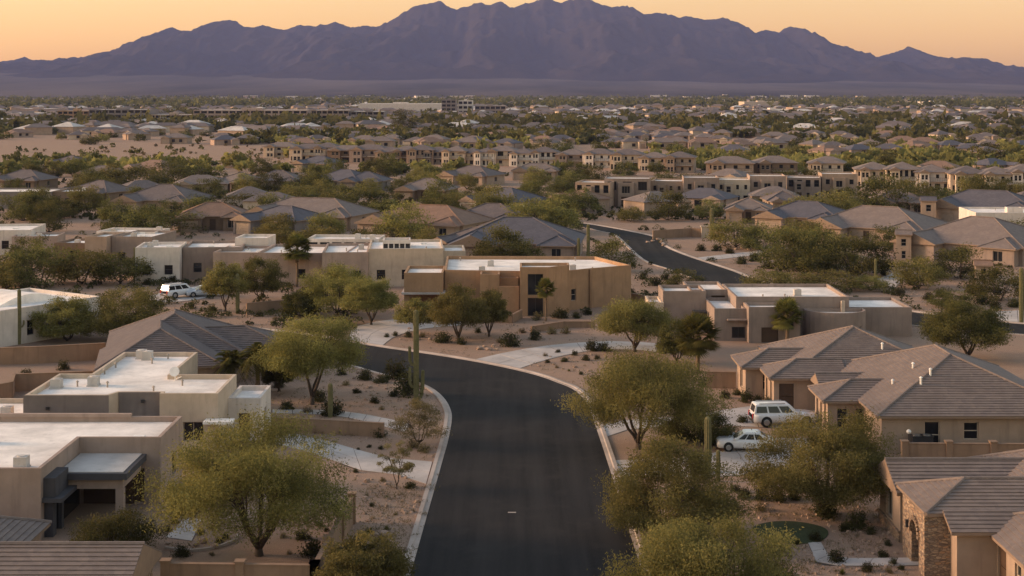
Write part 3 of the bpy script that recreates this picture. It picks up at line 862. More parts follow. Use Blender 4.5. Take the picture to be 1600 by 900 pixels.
# ---- H: large tan house with many tiled hips (right)
O = (33.0, 128.0)
H = empty('tile_roofed_house', (*O, 0), 0, 'large tan house with many brown tiled hips behind the two parked white vehicles', 'house'); keep(33, 123, 13); keep(31, 138, 11)
def hip_block(root, O, x0, x1, y0, y1, ze, slope, axis, hips, wall, ops=None, tile='tile', pieces=False, wx=None, **k):
    wr = wx or (x0, x1, y0, y1)
    walls(root, shift(rect(*wr), O), ze, wall, ops, framemat='cream')
    return tile_roof(root, x0 - O[0], x1 - O[0], y0 - O[1], y1 - O[1], ze, slope, axis, hips, tile=tile, wall=wall, pieces=pieces, **k)
M['cream_'] = M['cream']
hip_block(H, O, 28.5, 43.6, 113.5, 133, 3.05, .41, 'y', (True, True), 'tan', {0: [(3.9, .35, 1.2, 2.1, 'win'), (6.9, 1.05, 1.15, 1.35, 'win')], 3: [(4, 1, 1.4, 1.3, 'win')]}, pieces=True)
hip_block(H, O, 24.6, 38.6, 129.2, 143.6, 3.02, .42, 'y', (True, True), 'tan', {})
hip_block(H, O, 21.2, 28, 133.6, 138.6, 2.98, .40, 'x', (True, False), 'tan', {3: [(2.5, .5, 1.5, 1.9, 'win')], 0: [(2, .8, .9, 1.5, 'win')]}, gable_wall=False)
hip_block(H, O, 22.9, 29, 128.7, 133.5, 2.96, .40, 'x', (True, False), 'tan', {0: [(1.1, .05, 1.3, 2.3, 'door')], 3: [(1.2, .3, .9, 2.0, 'win'), (3.4, .3, .9, 2.0, 'win')]}, gable_wall=False)
hip_block(H, O, 25.6, 33, 119.4, 124.3, 2.94, .40, 'x', (True, False), 'tan', {0: [(1.2, .5, .9, 1.7, 'win'), (2.6, .5, .7, 1.7, 'win')], 3: [(.9, .4, .8, 2.0, 'win'), (2.45, .4, .8, 2.0, 'win'), (4.0, .4, .8, 2.0, 'win')]}, gable_wall=False)
hip_block(H, O, 26.3, 31, 124.6, 127.4, 3.05, .42, 'x', (False, False), 'tan', {}, gable_wall=True)
for x, y, z in ((33.6, 118.2, 5.35), (33.1, 121.5, 5.2), (32.5, 117, 4.9), (30.9, 119.5, 4.2), (33.4, 132.8, 4.9)):
    mb = MB(); mb.tube([(x - O[0], y - O[1], z - .5), (x - O[0], y - O[1], z + .25)], [.09, .09], 8); mb.tube([(x - O[0], y - O[1], z + .25), (x - O[0], y - O[1], z + .36)], [.16, .04], 8); mb.build('vent_pipe', M['whitepaint'], H)

# ---- I: stone-entry house in the right foreground
O = (27.0, 89.0)
I_ = empty('tile_roofed_house', (*O, 0), 0, 'tan house with stone arched entry and striped tile roof in the bottom corner', 'house'); keep(32, 88, 10)
wopt = {'framemat': 'cream'}
# gable block with the big window on its lit end
walls(I_, shift(rect(24.0, 40, 91.0, 96.0), O), 3.3, 'tan', {3: [(2.35, .85, 1.55, 2.15, 'win')]}, framemat='frame')
tile_roof(I_, 24.0 - O[0], 40 - O[0], 91.0 - O[1], 96.0 - O[1], 3.3, .46, 'x', (False, False), over=.45, tile='tile', wall='tan', pieces=True)
mb = MB(); mb.box(23.9 - O[0], 23.995 - O[0], 91.0 - O[1], 96.0 - O[1], -.2, .62); mb.box(23.84 - O[0], 23.995 - O[0], 90.95 - O[1], 96.05 - O[1], .62, .74); mb.build('stone_base', M['stone'], I_)
# moulded arch over that window
mb = MB(); pts = [(23.93 - O[0], 93.65 - O[1] + .98*math.cos(t), 2.72 + .62*math.sin(t)) for t in [math.pi*k/12 for k in range(13)]]
mb.tube(pts, [.1]*13, 6); mb.build('window_arch', M['tan'], I_)
# stone entry with arched doorway on its left face
xw = 23.7 - O[0]; ya, yb = 84.6 - O[1], 89.3 - O[1]
mb = MB()
yc, hw, zs = 86.55 - O[1], .78, 1.95
N_ = 12
def L_(y, z, off=0.0): return (xw + off, y, z)
# wall with a real arched hole: columns left/right and fan above
mb.quad(L_(ya, -.2), L_(ya, 3.55), L_(yc - hw, 3.55), L_(yc - hw, -.2)); mb.quad(L_(yc + hw, -.2), L_(yc + hw, 3.55), L_(yb, 3.55), L_(yb, -.2))
for k in range(N_):
    t0, t1 = math.pi * k / N_, math.pi * (k + 1) / N_
    y0_, z0_ = yc + hw * math.cos(t0), zs + hw * math.sin(t0); y1_, z1_ = yc + hw * math.cos(t1), zs + hw * math.sin(t1)
    mb.quad(L_(y0_, z0_), L_(y1_, z1_), L_(y1_, 3.55), L_(y0_, 3.55)); mb.quad(L_(y0_, z0_), L_(y0_, z0_, .45), L_(y1_, z1_, .45), L_(y1_, z1_))
for yy in (yc - hw, yc + hw): mb.quad(L_(yy, -.2), L_(yy, -.2, .45), L_(yy, zs, .45), L_(yy, zs))
mb.quad((xw, ya, -.2), (25.2 - O[0], ya, -.2), (25.2 - O[0], ya, 3.55), (xw, ya, 3.55))
mb.quad((25.2 - O[0], ya, -.2), (25.2 - O[0], ya + .6, -.2), (25.2 - O[0], ya + .6, 3.55), (25.2 - O[0], ya, 3.55))
mb.quad((25.2 - O[0], yb, -.2), (xw, yb, -.2), (xw, yb, 3.55), (25.2 - O[0], yb, 3.55))
mb.build('stone_wall', M['stone'], I_)
mb = MB()
for k in range(N_ + 1):      # voussoirs
    t = math.pi * k / N_; q = Vector((xw - .05, yc + (hw + .13) * math.cos(t), zs + (hw + .13) * math.sin(t)))
    mb.beam(q - Vector((0, math.cos(t)*.13, math.sin(t)*.13)), q + Vector((0, math.cos(t)*.13, math.sin(t)*.13)), .16, .17)
mb.build('door_arch', M['stone'], I_)
mb = MB(); mb.box(xw + .4, xw + .48, yc - hw - .1, yc + hw + .1, -.1, zs + hw + .1); dr = mb.build('door', M['wood'], I_)
mb = MB(); mb.box(xw + .37, xw + .40, yc - .03, yc + .03, 0, zs + hw); mb.build('astragal', M['darkmetal'], dr)
mb = MB(); mb.box(xw - .22, xw - .03, yc + hw + .38, yc + hw + .58, 1.95, 2.4); mb.build('wall_lamp', M['darkmetal'], I_)
tile_roof(I_, 24.15 - O[0], 33 - O[0], 84.9 - O[1], 90.5 - O[1], 3.72, .37, 'x', (True, False), over=.42, tile='tile', wall='tan', pieces=True, gable_wall=False)
tile_roof(I_, 30.6 - O[0], 44 - O[0], 88.6 - O[1], 97.2 - O[1], 3.62, .44, 'x', (True, True), over=.45, tile='tile', wall='tan', pieces=True)
# lower front lean-to slope and recess wall
walls(I_, shift(rect(25.21, 33, 83.4, 91), O), 3.05, 'tan', {3: [(2.2, .5, .7, 1.9, 'win'), (1.0, .5, .7, 1.9, 'win')]}, framemat='darkmetal')
face = [(24.75 - O[0], 82.9 - O[1], 3.07), (33 - O[0], 82.9 - O[1], 3.07), (33 - O[0], 84.6 - O[1], 3.86), (24.75 - O[0], 84.6 - O[1], 3.86)]
mb = MB(); mb.poly([(x, y, z - .14) for x, y, z in face]); mb.quad(*[face[0], face[1], (face[1][0], face[1][1], face[1][2]-.16), (face[0][0], face[0][1], face[0][2]-.16)][::-1]); mb.quad(face[3], face[0], (face[0][0], face[0][1], face[0][2]-.16), (face[3][0], face[3][1], face[3][2]-.16)); rf = mb.build('roof', M['fascia'], I_)
for vs, fs in courses(face, .34): m2 = MB(); m2.add(vs, fs); m2.build('tile_course', M['tile'], rf)
# garage wing coming towards the camera
hip_block(I_, O, 27.5, 35.5, 70, 85.6, 3.02, .44, 'y', (True, True), 'tan', {3: [(3.0, .05, 1.4, 2.3, 'door'), (5.6, .8, 1.0, 1.4, 'win')]}, pieces=True)

# ---- J: tile roof in the bottom left corner
O = (-30.0, 77.0)
J = empty('tile_roofed_house', (*O, 0), 0, 'house in the bottom corner with long brown tile roof and stone gable end', 'house'); keep(-30, 78, 12)
walls(J, shift(rect(-45, -19.6, 73.3, 80.3), O), 2.75, 'stone', {0: [(20, .8, 1.4, 1.3, 'win')]})
tile_roof(J, -45 - O[0], -19.6 - O[0], 73.3 - O[1], 80.3 - O[1], 2.75, .42, 'x', (False, False), over=.55, tile='tile', wall='stone', pieces=True)
walls(J, shift(rect(-45, -27.6, 80.31, 86.0), O), 2.7, 'tan', {2: [(4, .8, 1.2, 1.3, 'win')]})
tile_roof(J, -45 - O[0], -27.6 - O[0], 80.31 - O[1], 86.0 - O[1], 2.7, .42, 'x', (False, True), over=.5, tile='tile', wall='tan', pieces=True, gable_wall=False)

# ---- garden walls
def gp(*px): return [P(x, y) for x, y in px]
garden_wall([Vector((-19.2, 81.6, 0)), Vector((-10.9, 81.3, 0)), Vector((-10.35, 95.2, 0))], 1.75, 'tan block wall with piers enclosing the yard around the big tree', piers=4.7)
garden_wall(gp((426, 674), (500, 677), (600, 683)), 1.1, 'low brown wall running above the curved concrete driveway')
garden_wall([Vector((29.5, 110.6, 0)), Vector((46, 110.2, 0))], 1.45, 'tan garden wall in front of the many-hipped house', piers=3.2)
garden_wall(gp((1104, 606), (1150, 607)), 1.5, 'short brown wall joining the corner of the many-hipped house')
garden_wall(gp((-60, 572), (60, 568), (165, 562)), 1.7, 'long tan wall behind the brown hip roof near the pale house')
garden_wall(gp((-60, 640), (18, 625), (22, 612), (150, 607)), 1.6, 'tan yard wall stepping round beside the cream and grey house')
garden_wall(gp((-50, 676), (40, 672)), 1.2, 'short tan wall at the picture edge beside the cream house')
garden_wall(gp((385, 492), (440, 487), (470, 480)), 1.4, 'brown wall beside the tall saguaro and the parked pickups')
garden_wall(gp((700, 497), (745, 503), (800, 505), (815, 497)), 1.0, 'low ochre courtyard wall before the glazed entry tower')
garden_wall(gp((985, 470), (1030, 478)), 1.0, 'low grey wall between ochre house and taupe house')
garden_wall(gp((830, 520), (880, 512), (930, 512)), .7, 'low brown retaining wall beyond the upper driveway')
garden_wall(gp((1020, 374), (1080, 370), (1125, 372)), 1.6, 'pale brown wall beside the far road and its monument')
# ================================================================== vegetation kit
def quad_mesh(name, V4, tone, mat):
    """mesh of loose leaf quads: V4 (n,4,3), tone (n,)"""
    n = len(V4); me = bpy.data.meshes.new(name)
    me.vertices.add(n * 4); me.vertices.foreach_set('co', V4.reshape(-1).astype(np.float32))
    me.loops.add(n * 4); me.loops.foreach_set('vertex_index', np.arange(n * 4, dtype=np.int32))
    me.polygons.add(n); me.polygons.foreach_set('loop_start', np.arange(n, dtype=np.int32) * 4)
    at = me.attributes.new('tone', 'FLOAT', 'FACE'); at.data.foreach_set('value', np.clip(tone, 0, 1).astype(np.float32))
    me.update(calc_edges=True); me.materials.append(mat)
    return me

def leaf_quads(rg, c, L, Wd, droop=.35):
    n = len(c)
    a = rg.normal(size=(n, 3)); a[:, 2] -= droop; a /= np.linalg.norm(a, axis=1)[:, None]
    b_ = np.cross(a, rg.normal(size=(n, 3))); b_ /= np.linalg.norm(b_, axis=1)[:, None] + 1e-9
    L = L * rg.uniform(.6, 1.35, (n, 1)); Wd = Wd * rg.uniform(.7, 1.3, (n, 1))
    a = a * L / 2; b_ = b_ * Wd / 2
    return np.stack([c - a - b_ * .6, c - a * .1 + -b_, c + a, c - a * .1 + b_], 1)

def tree_meshes(seed, rx, ht, nleaf, leafL, leafW, mat, bottom=.34, nclump=90, stems=4, trunk_r=.2, dense=.11, dome=1.0, gaps=.25, sides=6, lean=0.0):
    """(trunk mesh, crown mesh) of an umbrella-crowned desert tree, base at the origin"""
    rg = np.random.default_rng(seed)
    zb = ht * bottom; zc_ = zb + (ht - zb) * .30
    # lumpy outline: random lobes
    lobes = rg.normal(size=(9, 3)); lobes /= np.linalg.norm(lobes, axis=1)[:, None]; amp = rg.uniform(-.22, .28, 9)
    d = rg.normal(size=(nclump * 3, 3)); d /= np.linalg.norm(d, axis=1)[:, None]
    d = d[d[:, 2] > -.75][:nclump]
    r = rg.uniform(.32, 1, len(d)) ** .55
    f = 1 + (np.maximum(d @ lobes.T, 0) ** 4 * amp).sum(1)
    up = np.where(d[:, 2] > 0, (ht - zc_) * dome, (zc_ - zb) * .95)
    cl = np.stack([d[:, 0] * rx * r * f + lean * rx * .2, d[:, 1] * rx * .95 * r * f, zc_ + d[:, 2] * up * r * (.75 + .25 * f)], 1)
    drop = rg.random(len(cl)) < gaps * (r > .7) * .5
    cl = cl[~drop]; k = len(cl)
    size = rg.uniform(.75, 1.35, k) * dense * rx
    wgt = size ** 2; idx = rg.choice(k, nleaf, p=wgt / wgt.sum())
    off = np.clip(rg.normal(size=(nleaf, 3)), -1.6, 1.6) * size[idx][:, None] * np.array([1, 1, .62])
    # feathery twigs: stretch some offsets outwards and let the ends hang
    tw = rg.random(nleaf) < .3; dirs = cl[idx] - np.array([0, 0, zb + .3 * (ht - zb)]); dirs /= np.linalg.norm(dirs, axis=1)[:, None] + 1e-6
    off[tw] += dirs[tw] * (rg.gamma(2.0, .24, tw.sum()) * size[idx][tw])[:, None]
    c = cl[idx] + off
    c[:, 2] = np.maximum(c[:, 2], zb * .55 + rg.random(nleaf) * .3)
    tone = np.clip(.5 + .30 * rg.normal(size=k)[idx] + .10 * rg.normal(size=nleaf), 0, 1)
    crown = quad_mesh('crown', leaf_quads(rg, c, leafL, leafW), tone, mat)
    # trunk and limbs
    mb = MB(); rr = random.Random(seed)
    fork = zb * .45
    if stems > 1: mb.tube([(0, 0, -.2), (0, 0, .02), (rr.uniform(-.05, .05), 0, fork * .55)], [trunk_r * 1.5, trunk_r * 1.15, trunk_r * .95], sides + 1)
    ends = cl[rg.choice(k, min(k, stems), replace=False)]
    ang0 = rr.uniform(0, 6.28)
    for s_ in range(stems):
        a = ang0 + 6.2832 * s_ / stems + rr.uniform(-.3, .3)
        m1 = Vector((math.cos(a) * rx * .16, math.sin(a) * rx * .16, zb * .8)); m2 = Vector((math.cos(a) * rx * .40, math.sin(a) * rx * .40, zc_ * 1.0 + .1 * ht))
        m3 = Vector((math.cos(a) * rx * .62, math.sin(a) * rx * .62, zc_ + (ht - zc_) * .45))
        st = Vector((0, 0, fork * .5 * (0 if stems == 1 else 1)))
        mb.tube([st, st.lerp(m1, .55) + Vector((rr.uniform(-.1, .1), rr.uniform(-.1, .1), .05)), m1, m2, m3], [trunk_r * .8, trunk_r * .66, trunk_r * .55, trunk_r * .32, trunk_r * .1], sides)
        near = sorted(range(k), key=lambda q: (Vector(cl[q]) - m2).length)[: max(3, int(k / stems / 3))]
        for q in near:
            e = Vector(cl[q]); b0 = m1.lerp(m2, rr.uniform(.2, 1)); md = b0.lerp(e, .5) + Vector((rr.uniform(-.15, .15) * rx * .3, rr.uniform(-.15, .15) * rx * .3, .06 * ht))
            mb.tube([b0, md, e], [trunk_r * .24, trunk_r * .14, trunk_r * .05], max(4, sides - 2), cap=False)
    return mb.mesh('trunk', M['bark'], True), crown

def plant_tree(name, meshes, p, sx, sz, rz, label, cat='tree', group=None, part2='crown', part1='trunk'):
    o = empty(name, (p[0], p[1], 0), rz, label, cat, group)
    o.scale = (sx, sx, sz)
    mesh_obj(part1, meshes[0], o); mesh_obj(part2, meshes[1], o)
    return o

def shrub_mesh(seed, n, rx, h, mat, L=.16, W=.05, spiky=False):
    rg = np.random.default_rng(seed)
    if spiky:
        d = rg.normal(size=(n, 3)); d[:, 2] = np.abs(d[:, 2]) * .9 + .1; d /= np.linalg.norm(d, axis=1)[:, None]
        side = np.cross(d, [0, 0, 1.0]); side /= np.linalg.norm(side, axis=1)[:, None] + 1e-6
        ln = rg.uniform(.75, 1.1, (n, 1)) * rx; w_ = W
        tip = d * ln; tip[:, 2] *= h / rx; mid = tip * .4
        V4 = np.stack([mid * .1 - side * w_ * .5, mid + side * w_ * .6, tip, mid - side * w_ * .6], 1)
        return quad_mesh('foliage', V4, rg.uniform(.2, .9, n), mat)
    k = 22; d = rg.normal(size=(k, 3)); d[:, 2] = np.abs(d[:, 2]); d /= np.linalg.norm(d, axis=1)[:, None]
    cl = d * rg.uniform(.35, .85, (k, 1)) * np.array([rx, rx, h]); idx = rg.integers(0, k, n)
    c = cl[idx] + rg.normal(size=(n, 3)) * np.array([rx, rx, h]) * .19
    c[:, 2] = np.abs(c[:, 2]) + .02
    return quad_mesh('foliage', leaf_quads(rg, c, L, W, -.3), np.clip(.45 + .2 * rg.normal(size=k)[idx] + .15 * rg.normal(size=n), 0, 1), mat)

def stem_mesh(seed, h, rx, n=6):
    rr = random.Random(seed); mb = MB()
    for k in range(n):
        a = 6.28 * k / n + rr.random(); mb.tube([(0, 0, -.05), (math.cos(a) * rx * .3, math.sin(a) * rx * .3, h * .4), (math.cos(a) * rx * .6, math.sin(a) * rx * .6, h * .8)], [.035, .025, .01], 4)
    return mb.mesh('stem', M['bark'])

def palm_meshes(seed, ht, rad, nfr=46, tr=.2, fan=True):
    rg = random.Random(seed); rn = np.random.default_rng(seed); mb = MB()
    mb.tube([(0, 0, -.2), (0, 0, .1), (.04, .02, ht * .4), (.0, .05, ht * .75), (0, 0, ht)], [tr * 1.35, tr * 1.15, tr, tr * .95, tr * 1.1], 9)
    for k in range(26):  # old leaf bases
        z = ht * (.55 + .45 * rg.random()); a = rg.random() * 6.28; mb.beam((math.cos(a) * tr * .9, math.sin(a) * tr * .9, z), (math.cos(a) * tr * 1.6, math.sin(a) * tr * 1.6, z + .14), .07, .04)
    trunk = mb.mesh('trunk', M['palmbark'], True)
    Q, tone = [], []
    for k in range(nfr):
        a = rg.random() * 6.2832; el = math.radians(rg.uniform(-42, 84)); d = Vector((math.cos(a) * math.cos(el), math.sin(a) * math.cos(el), math.sin(el)))
        side = d.cross(Vector((0, 0, 1))).normalized(); up = side.cross(d); base = Vector((0, 0, ht)); t0 = rg.uniform(.2, .9)
        L = rad * rg.uniform(.8, 1.08)
        if fan:
            hub = base + d * L * .5 + Vector((0, 0, -.04 * L))
            Q.append([base - side * .03, base + side * .03, hub + side * .03, hub - side * .03]); tone.append(.6)
            for j in range(15):
                t = (j / 14 - .5) * 3.0; dd = d * math.cos(t) + side * math.sin(t); tip = hub + dd * (L * .52) + Vector((0, 0, -.12 * L * (.4 + abs(t))))
                wv = (side * math.cos(t) - d * math.sin(t)) * (.032 * L); md = hub.lerp(tip, .55) + up * .02
                Q.append([hub, md + wv, tip, md - wv]); tone.append(t0 + rg.uniform(-.15, .15))
        else:
            prev = base
            for j in range(9):
                t = (j + 1) / 9; q = base + d * L * t + Vector((0, 0, -L * .55 * t * t)); dirv = (q - prev).normalized()
                Q.append([prev - side * .025, prev + side * .025, q + side * .02, q - side * .02]); tone.append(.5)
                for sg in (-1, 1):
                    for jj in (0, .5):
                        b0 = prev.lerp(q, jj); tip = b0 + (side * sg * .85 + dirv * .5 + Vector((0, 0, -.35))) * (L * .26 * (1.15 - t * .75)); wv = dirv * .05
                        Q.append([b0 - wv * .4, b0.lerp(tip, .4) + wv, tip, b0.lerp(tip, .4) - wv]); tone.append(t0)
                prev = q
    V4 = np.array([[tuple(v) for v in q] for q in Q]); 
    return trunk, quad_mesh('crown', V4, np.array(tone), M['leaf_p'])

def ribbed(path, rads, ribs=12, seg=2):
    """fluted cactus column along a path"""
    vs, fs, n = [], [], ribs * 2
    for i, p in enumerate(path):
        p = Vector(p); d = (Vector(path[min(i + 1, len(path) - 1)]) - Vector(path[max(i - 1, 0)])).normalized()
        a = Vector((1, 0, 0)) if abs(d.x) < .9 else Vector((0, 1, 0)); a = (a - d * a.dot(d)).normalized(); b_ = d.cross(a)
        for k in range(n):
            t = 6.2832 * k / n; r = rads[i] * (1.0 if k % 2 == 0 else .78); vs.append(p + a * math.cos(t) * r + b_ * math.sin(t) * r)
    for i in range(len(path) - 1):
        for k in range(n): fs.append((i*n + k, i*n + (k+1) % n, (i+1)*n + (k+1) % n, (i+1)*n + k))
    fs.append(tuple(range((len(path) - 1) * n, len(path) * n)))
    return vs, fs

def saguaro(px, py, top_py, label, r=.24, arms=(), rz=0):
    p = P(px, py); ht = (py - top_py) / S(py)
    root = empty('saguaro', (p.x, p.y, 0), rz, label, 'cactus')
    def column(name, pts, rad):
        mb = MB(); rs = [rad * .86] + [rad] * (len(pts) - 2) + [rad * .93]
        e = Vector(pts[-1]); d = (e - Vector(pts[-2])).normalized()
        ext = list(pts) + [e + d * rad * .45, e + d * rad * .75, e + d * rad * .9]; rs += [rad * .78, rad * .45, rad * .1]
        mb.add(*ribbed(ext, rs)); return mb.build(name, M['cactus'], root)
    column('stem', [(0, 0, -.1), (0.01, 0, ht * .25), (.02, .01, ht * .6), (.0, 0, ht * .96)], r)
    for a, z0, z1, rr_ in arms:
        ca, sa = math.cos(a), math.sin(a); k = r + rr_ + .18
        column('arm', [(ca * r * .3, sa * r * .3, ht * z0), (ca * k * .7, sa * k * .7, ht * z0 + .1), (ca * k, sa * k, ht * z0 + .4), (ca * k, sa * k, ht * (z0 + z1) / 2), (ca * k * 1.02, sa * k * 1.02, ht * z1)], rr_)
    return root

def rock_mesh(seed, n=10):
    rg = np.random.default_rng(seed); mb = MB(); m_, k_ = 7, 5; vs = [(0, 0, -.3)]
    sc_ = rg.uniform(.7, 1.2, 3)
    for i in range(1, k_):
        for j in range(m_):
            t, f = math.pi * i / k_, 6.2832 * (j + .5 * (i % 2)) / m_; q = 1 + rg.uniform(-.22, .18)
            vs.append((math.sin(t) * math.cos(f) * q * sc_[0], math.sin(t) * math.sin(f) * q * sc_[1], (-math.cos(t) * q * .75 + .35) * sc_[2]))
    vs.append((0, 0, 1.0 * sc_[2])); fs = []
    for j in range(m_):
        fs.append((0, 1 + (j + 1) % m_, 1 + j)); fs.append((len(vs) - 1, 1 + (k_ - 2) * m_ + j, 1 + (k_ - 2) * m_ + (j + 1) % m_))
    for i in range(k_ - 2):
        for j in range(m_): fs.append((1 + i*m_ + j, 1 + i*m_ + (j+1) % m_, 1 + (i+1)*m_ + (j+1) % m_, 1 + (i+1)*m_ + j))
    mb.add(vs, fs); return mb.mesh('boulder', M['rock'])

# ------------------------------------------------------------------ the trees near the road, each grown on its own
def near_tree(seed, px, py, w_px, top_py, label, mat='leaf', n=22000, bottom=.34, name='palo_verde_tree', stems=4, tr=.2, L=.24, W=.07, nclump=150, dense=.112, **k):
    p = P(px, py); s = S(py); rx = w_px / s / 2; ht = (py - top_py) / s
    ms = tree_meshes(seed, rx * .90, ht * .97, int(n * 2.5), L * .70, W * .84, M[mat], bottom, nclump, stems, tr, dense, **k)
    keep(p.x, p.y, rx * .8)
    return plant_tree(name, ms, p, 1, 1, 0, label)
near_tree(1, 405, 868, 298, 652, 'large yellow-green tree with dark forked trunk inside the yard wall', n=34000, tr=.24, stems=5, bottom=.24)
near_tree(2, 566, 930, 150, 834, 'low yellow-green tree at the bottom kerb outside the yard wall', n=14000, bottom=.12, tr=.12)
near_tree(3, 998, 702, 232, 552, 'wide green tree with dark trunk standing right beside the road kerb', 'leaf', n=30000, tr=.22, stems=4, bottom=.28, lean=.5)
near_tree(4, 1040, 838, 222, 694, 'bushy yellow-green tree overhanging the kerb before the saguaro', n=26000, bottom=.10, tr=.16, stems=5)
near_tree(5, 1108, 965, 325, 806, 'yellowish feathery tree cut off by the bottom edge of the view', n=32000, bottom=.08, tr=.18, stems=5, dome=.95)
near_tree(6, 1294, 802, 226, 644, 'olive tree with twisted trunk before the many-hipped house and vehicles', n=28000, bottom=.18, tr=.22, stems=5, gaps=.3)
near_tree(7, 488, 632, 172, 488, 'golden-topped tree with forked trunk at the inner road bend', n=24000, bottom=.36, tr=.2)
near_tree(8, 992, 550, 132, 468, 'yellow-green umbrella tree above the upper driveway', n=16000, bottom=.34, tr=.17, L=.28, W=.085)
near_tree(9, 1512, 562, 142, 472, 'dark green round tree by the road beyond the many-hipped house', 'leaf_d', n=17000, bottom=.26, tr=.2, L=.28, W=.09)
near_tree(10, 716, 533, 100, 447, 'leafy tree in the gravel bed before the ochre house', n=13000, bottom=.30, tr=.16, L=.28, W=.085)
near_tree(11, 764, 526, 72, 452, 'narrower tree just beside the ochre house entry tower', 'leaf', n=9000, bottom=.30, tr=.13, L=.28, W=.085)
near_tree(12, 650, 524, 70, 464, 'small thin tree behind the tall armed saguaro', n=6000, bottom=.30, tr=.1, L=.28, W=.085)
near_tree(13, 580, 508, 94, 434, 'round green tree at the mouth of the concrete drive', 'leaf', n=12000, bottom=.30, tr=.16, L=.28, W=.085)
near_tree(14, 528, 492, 120, 414, 'broad yellow-green tree in front of the long white building', n=13000, bottom=.16, tr=.16, L=.3, W=.09)
near_tree(15, 470, 494, 70, 452, 'low dark mesquite clump beside the broad yellow-green tree', 'leaf_d', n=6000, bottom=.05, tr=.1, L=.3, W=.09)
near_tree(16, 620, 764, 62, 690, 'thin sapling with sparse yellow leaves on the gravel verge', 'leaf_dry', n=1500, bottom=.34, tr=.05, stems=3, nclump=34, L=.22, W=.05)
near_tree(17, 655, 694, 96, 622, 'bare-looking shrubby tree at the kerb of the inner bend', 'leaf_dry', n=3000, bottom=.14, tr=.06, stems=6, nclump=60, L=.22, W=.05)
near_tree(18, 1058, 568, 70, 500, 'mesquite in front of the palm by the umbrella tree', 'leaf_d', n=8000, bottom=.18, tr=.14, L=.28, W=.085)
near_tree(19, 436, 612, 60, 536, 'dark bushy tree between palm and golden-topped tree', 'leaf_d', n=9000, bottom=.14, tr=.14, L=.27, W=.08)
near_tree(20, 352, 487, 82, 408, 'yellow-green tree shading the parked pickups', n=9000, bottom=.34, tr=.13, L=.3, W=.09)
near_tree(21, 405, 470, 84, 402, 'darker round tree behind the tall saguaro', 'leaf_d', n=9000, bottom=.2, tr=.14, L=.3, W=.09)
near_tree(22, 105, 533, 96, 462, 'dense green tree against the pale house wall', 'leaf', n=11000, bottom=.10, tr=.15, L=.3, W=.09)
near_tree(23, 196, 531, 122, 450, 'wide green tree between pale house and brown hip roof', 'leaf', n=14000, bottom=.10, tr=.16, L=.3, W=.09)
near_tree(24, 1085, 688, 118, 634, 'dark rounded mesquite under the wide roadside tree', 'leaf_d', n=9000, bottom=.03, tr=.12, L=.22, W=.07)
near_tree(25, 178, 868, 150, 800, 'dark shrubby tree against the entry porch of the tan house', 'leaf_d', n=9000, bottom=.04, tr=.08, stems=5, L=.2, W=.06)
# palms
def palm(seed, px, py, top_py, rad, label, fan=True, tr=.2, nfr=46):
    p = P(px, py); h = (py - top_py) / S(py)
    keep(p.x, p.y, rad)
    return plant_tree('palm_tree', palm_meshes(seed, h - rad * .75, rad, nfr, tr, fan), p, 1, 1, 0, label)
palm(31, 1090, 582, 492, 2.6, 'tall dark fan palm between umbrella tree and taupe house', nfr=105)
palm(32, 1230, 538, 468, 2.2, 'short fan palm against the taupe house front', nfr=85)
palm(33, 853, 502, 436, 1.5, 'slim little palm beside the ochre house wall', tr=.12, nfr=70)
palm(34, 362, 616, 532, 2.6, 'feathery palm behind the white-roofed house', fan=False, nfr=64)
palm(35, 402, 618, 522, 2.3, 'second palm leaning against the dark bushy tree', fan=False, nfr=60)
palm(36, 464, 448, 366, 2.6, 'lollipop-shaped palm before the long pink-walled building', tr=.16, nfr=95)
# saguaros
saguaro(1106, 738, 652, 'tall smooth saguaro column rising behind the kerbside tree', .26)
saguaro(1122, 752, 704, 'short leaning saguaro beside the tall smooth column', .16)
saguaro(650, 636, 482, 'tallest saguaro with several upright arms at the inner bend', .25, [(0.1, .14, .36, .16), (2.9, .42, .60, .14), (.5, .08, .28, .15), (3.5, .2, .4, .13)])
saguaro(516, 652, 600, 'plain stubby saguaro above the low brown wall', .22)
saguaro(30, 538, 451, 'lone saguaro standing against the pale house wall', .22, [(3.1, .32, .48, .12), (.0, .3, .42, .1)])
saguaro(371, 490, 428, 'saguaro column beside the brown wall near the pickups', .26)
saguaro(1368, 450, 404, 'slender saguaro beyond the taupe house roof', .22)
saguaro(1596, 505, 418, 'tall saguaro at the picture edge by the far road', .3)
saguaro(211, 440, 386, 'thin saguaro in front of the white cube house', .24)
saguaro(919, 412, 350, 'saguaro behind the ochre house roof', .28)
saguaro(904, 412, 372, 'shorter saguaro behind the ochre house roof beside the taller one', .24)
saguaro(1112, 373, 326, 'distant saguaro by the far road wall', .4)
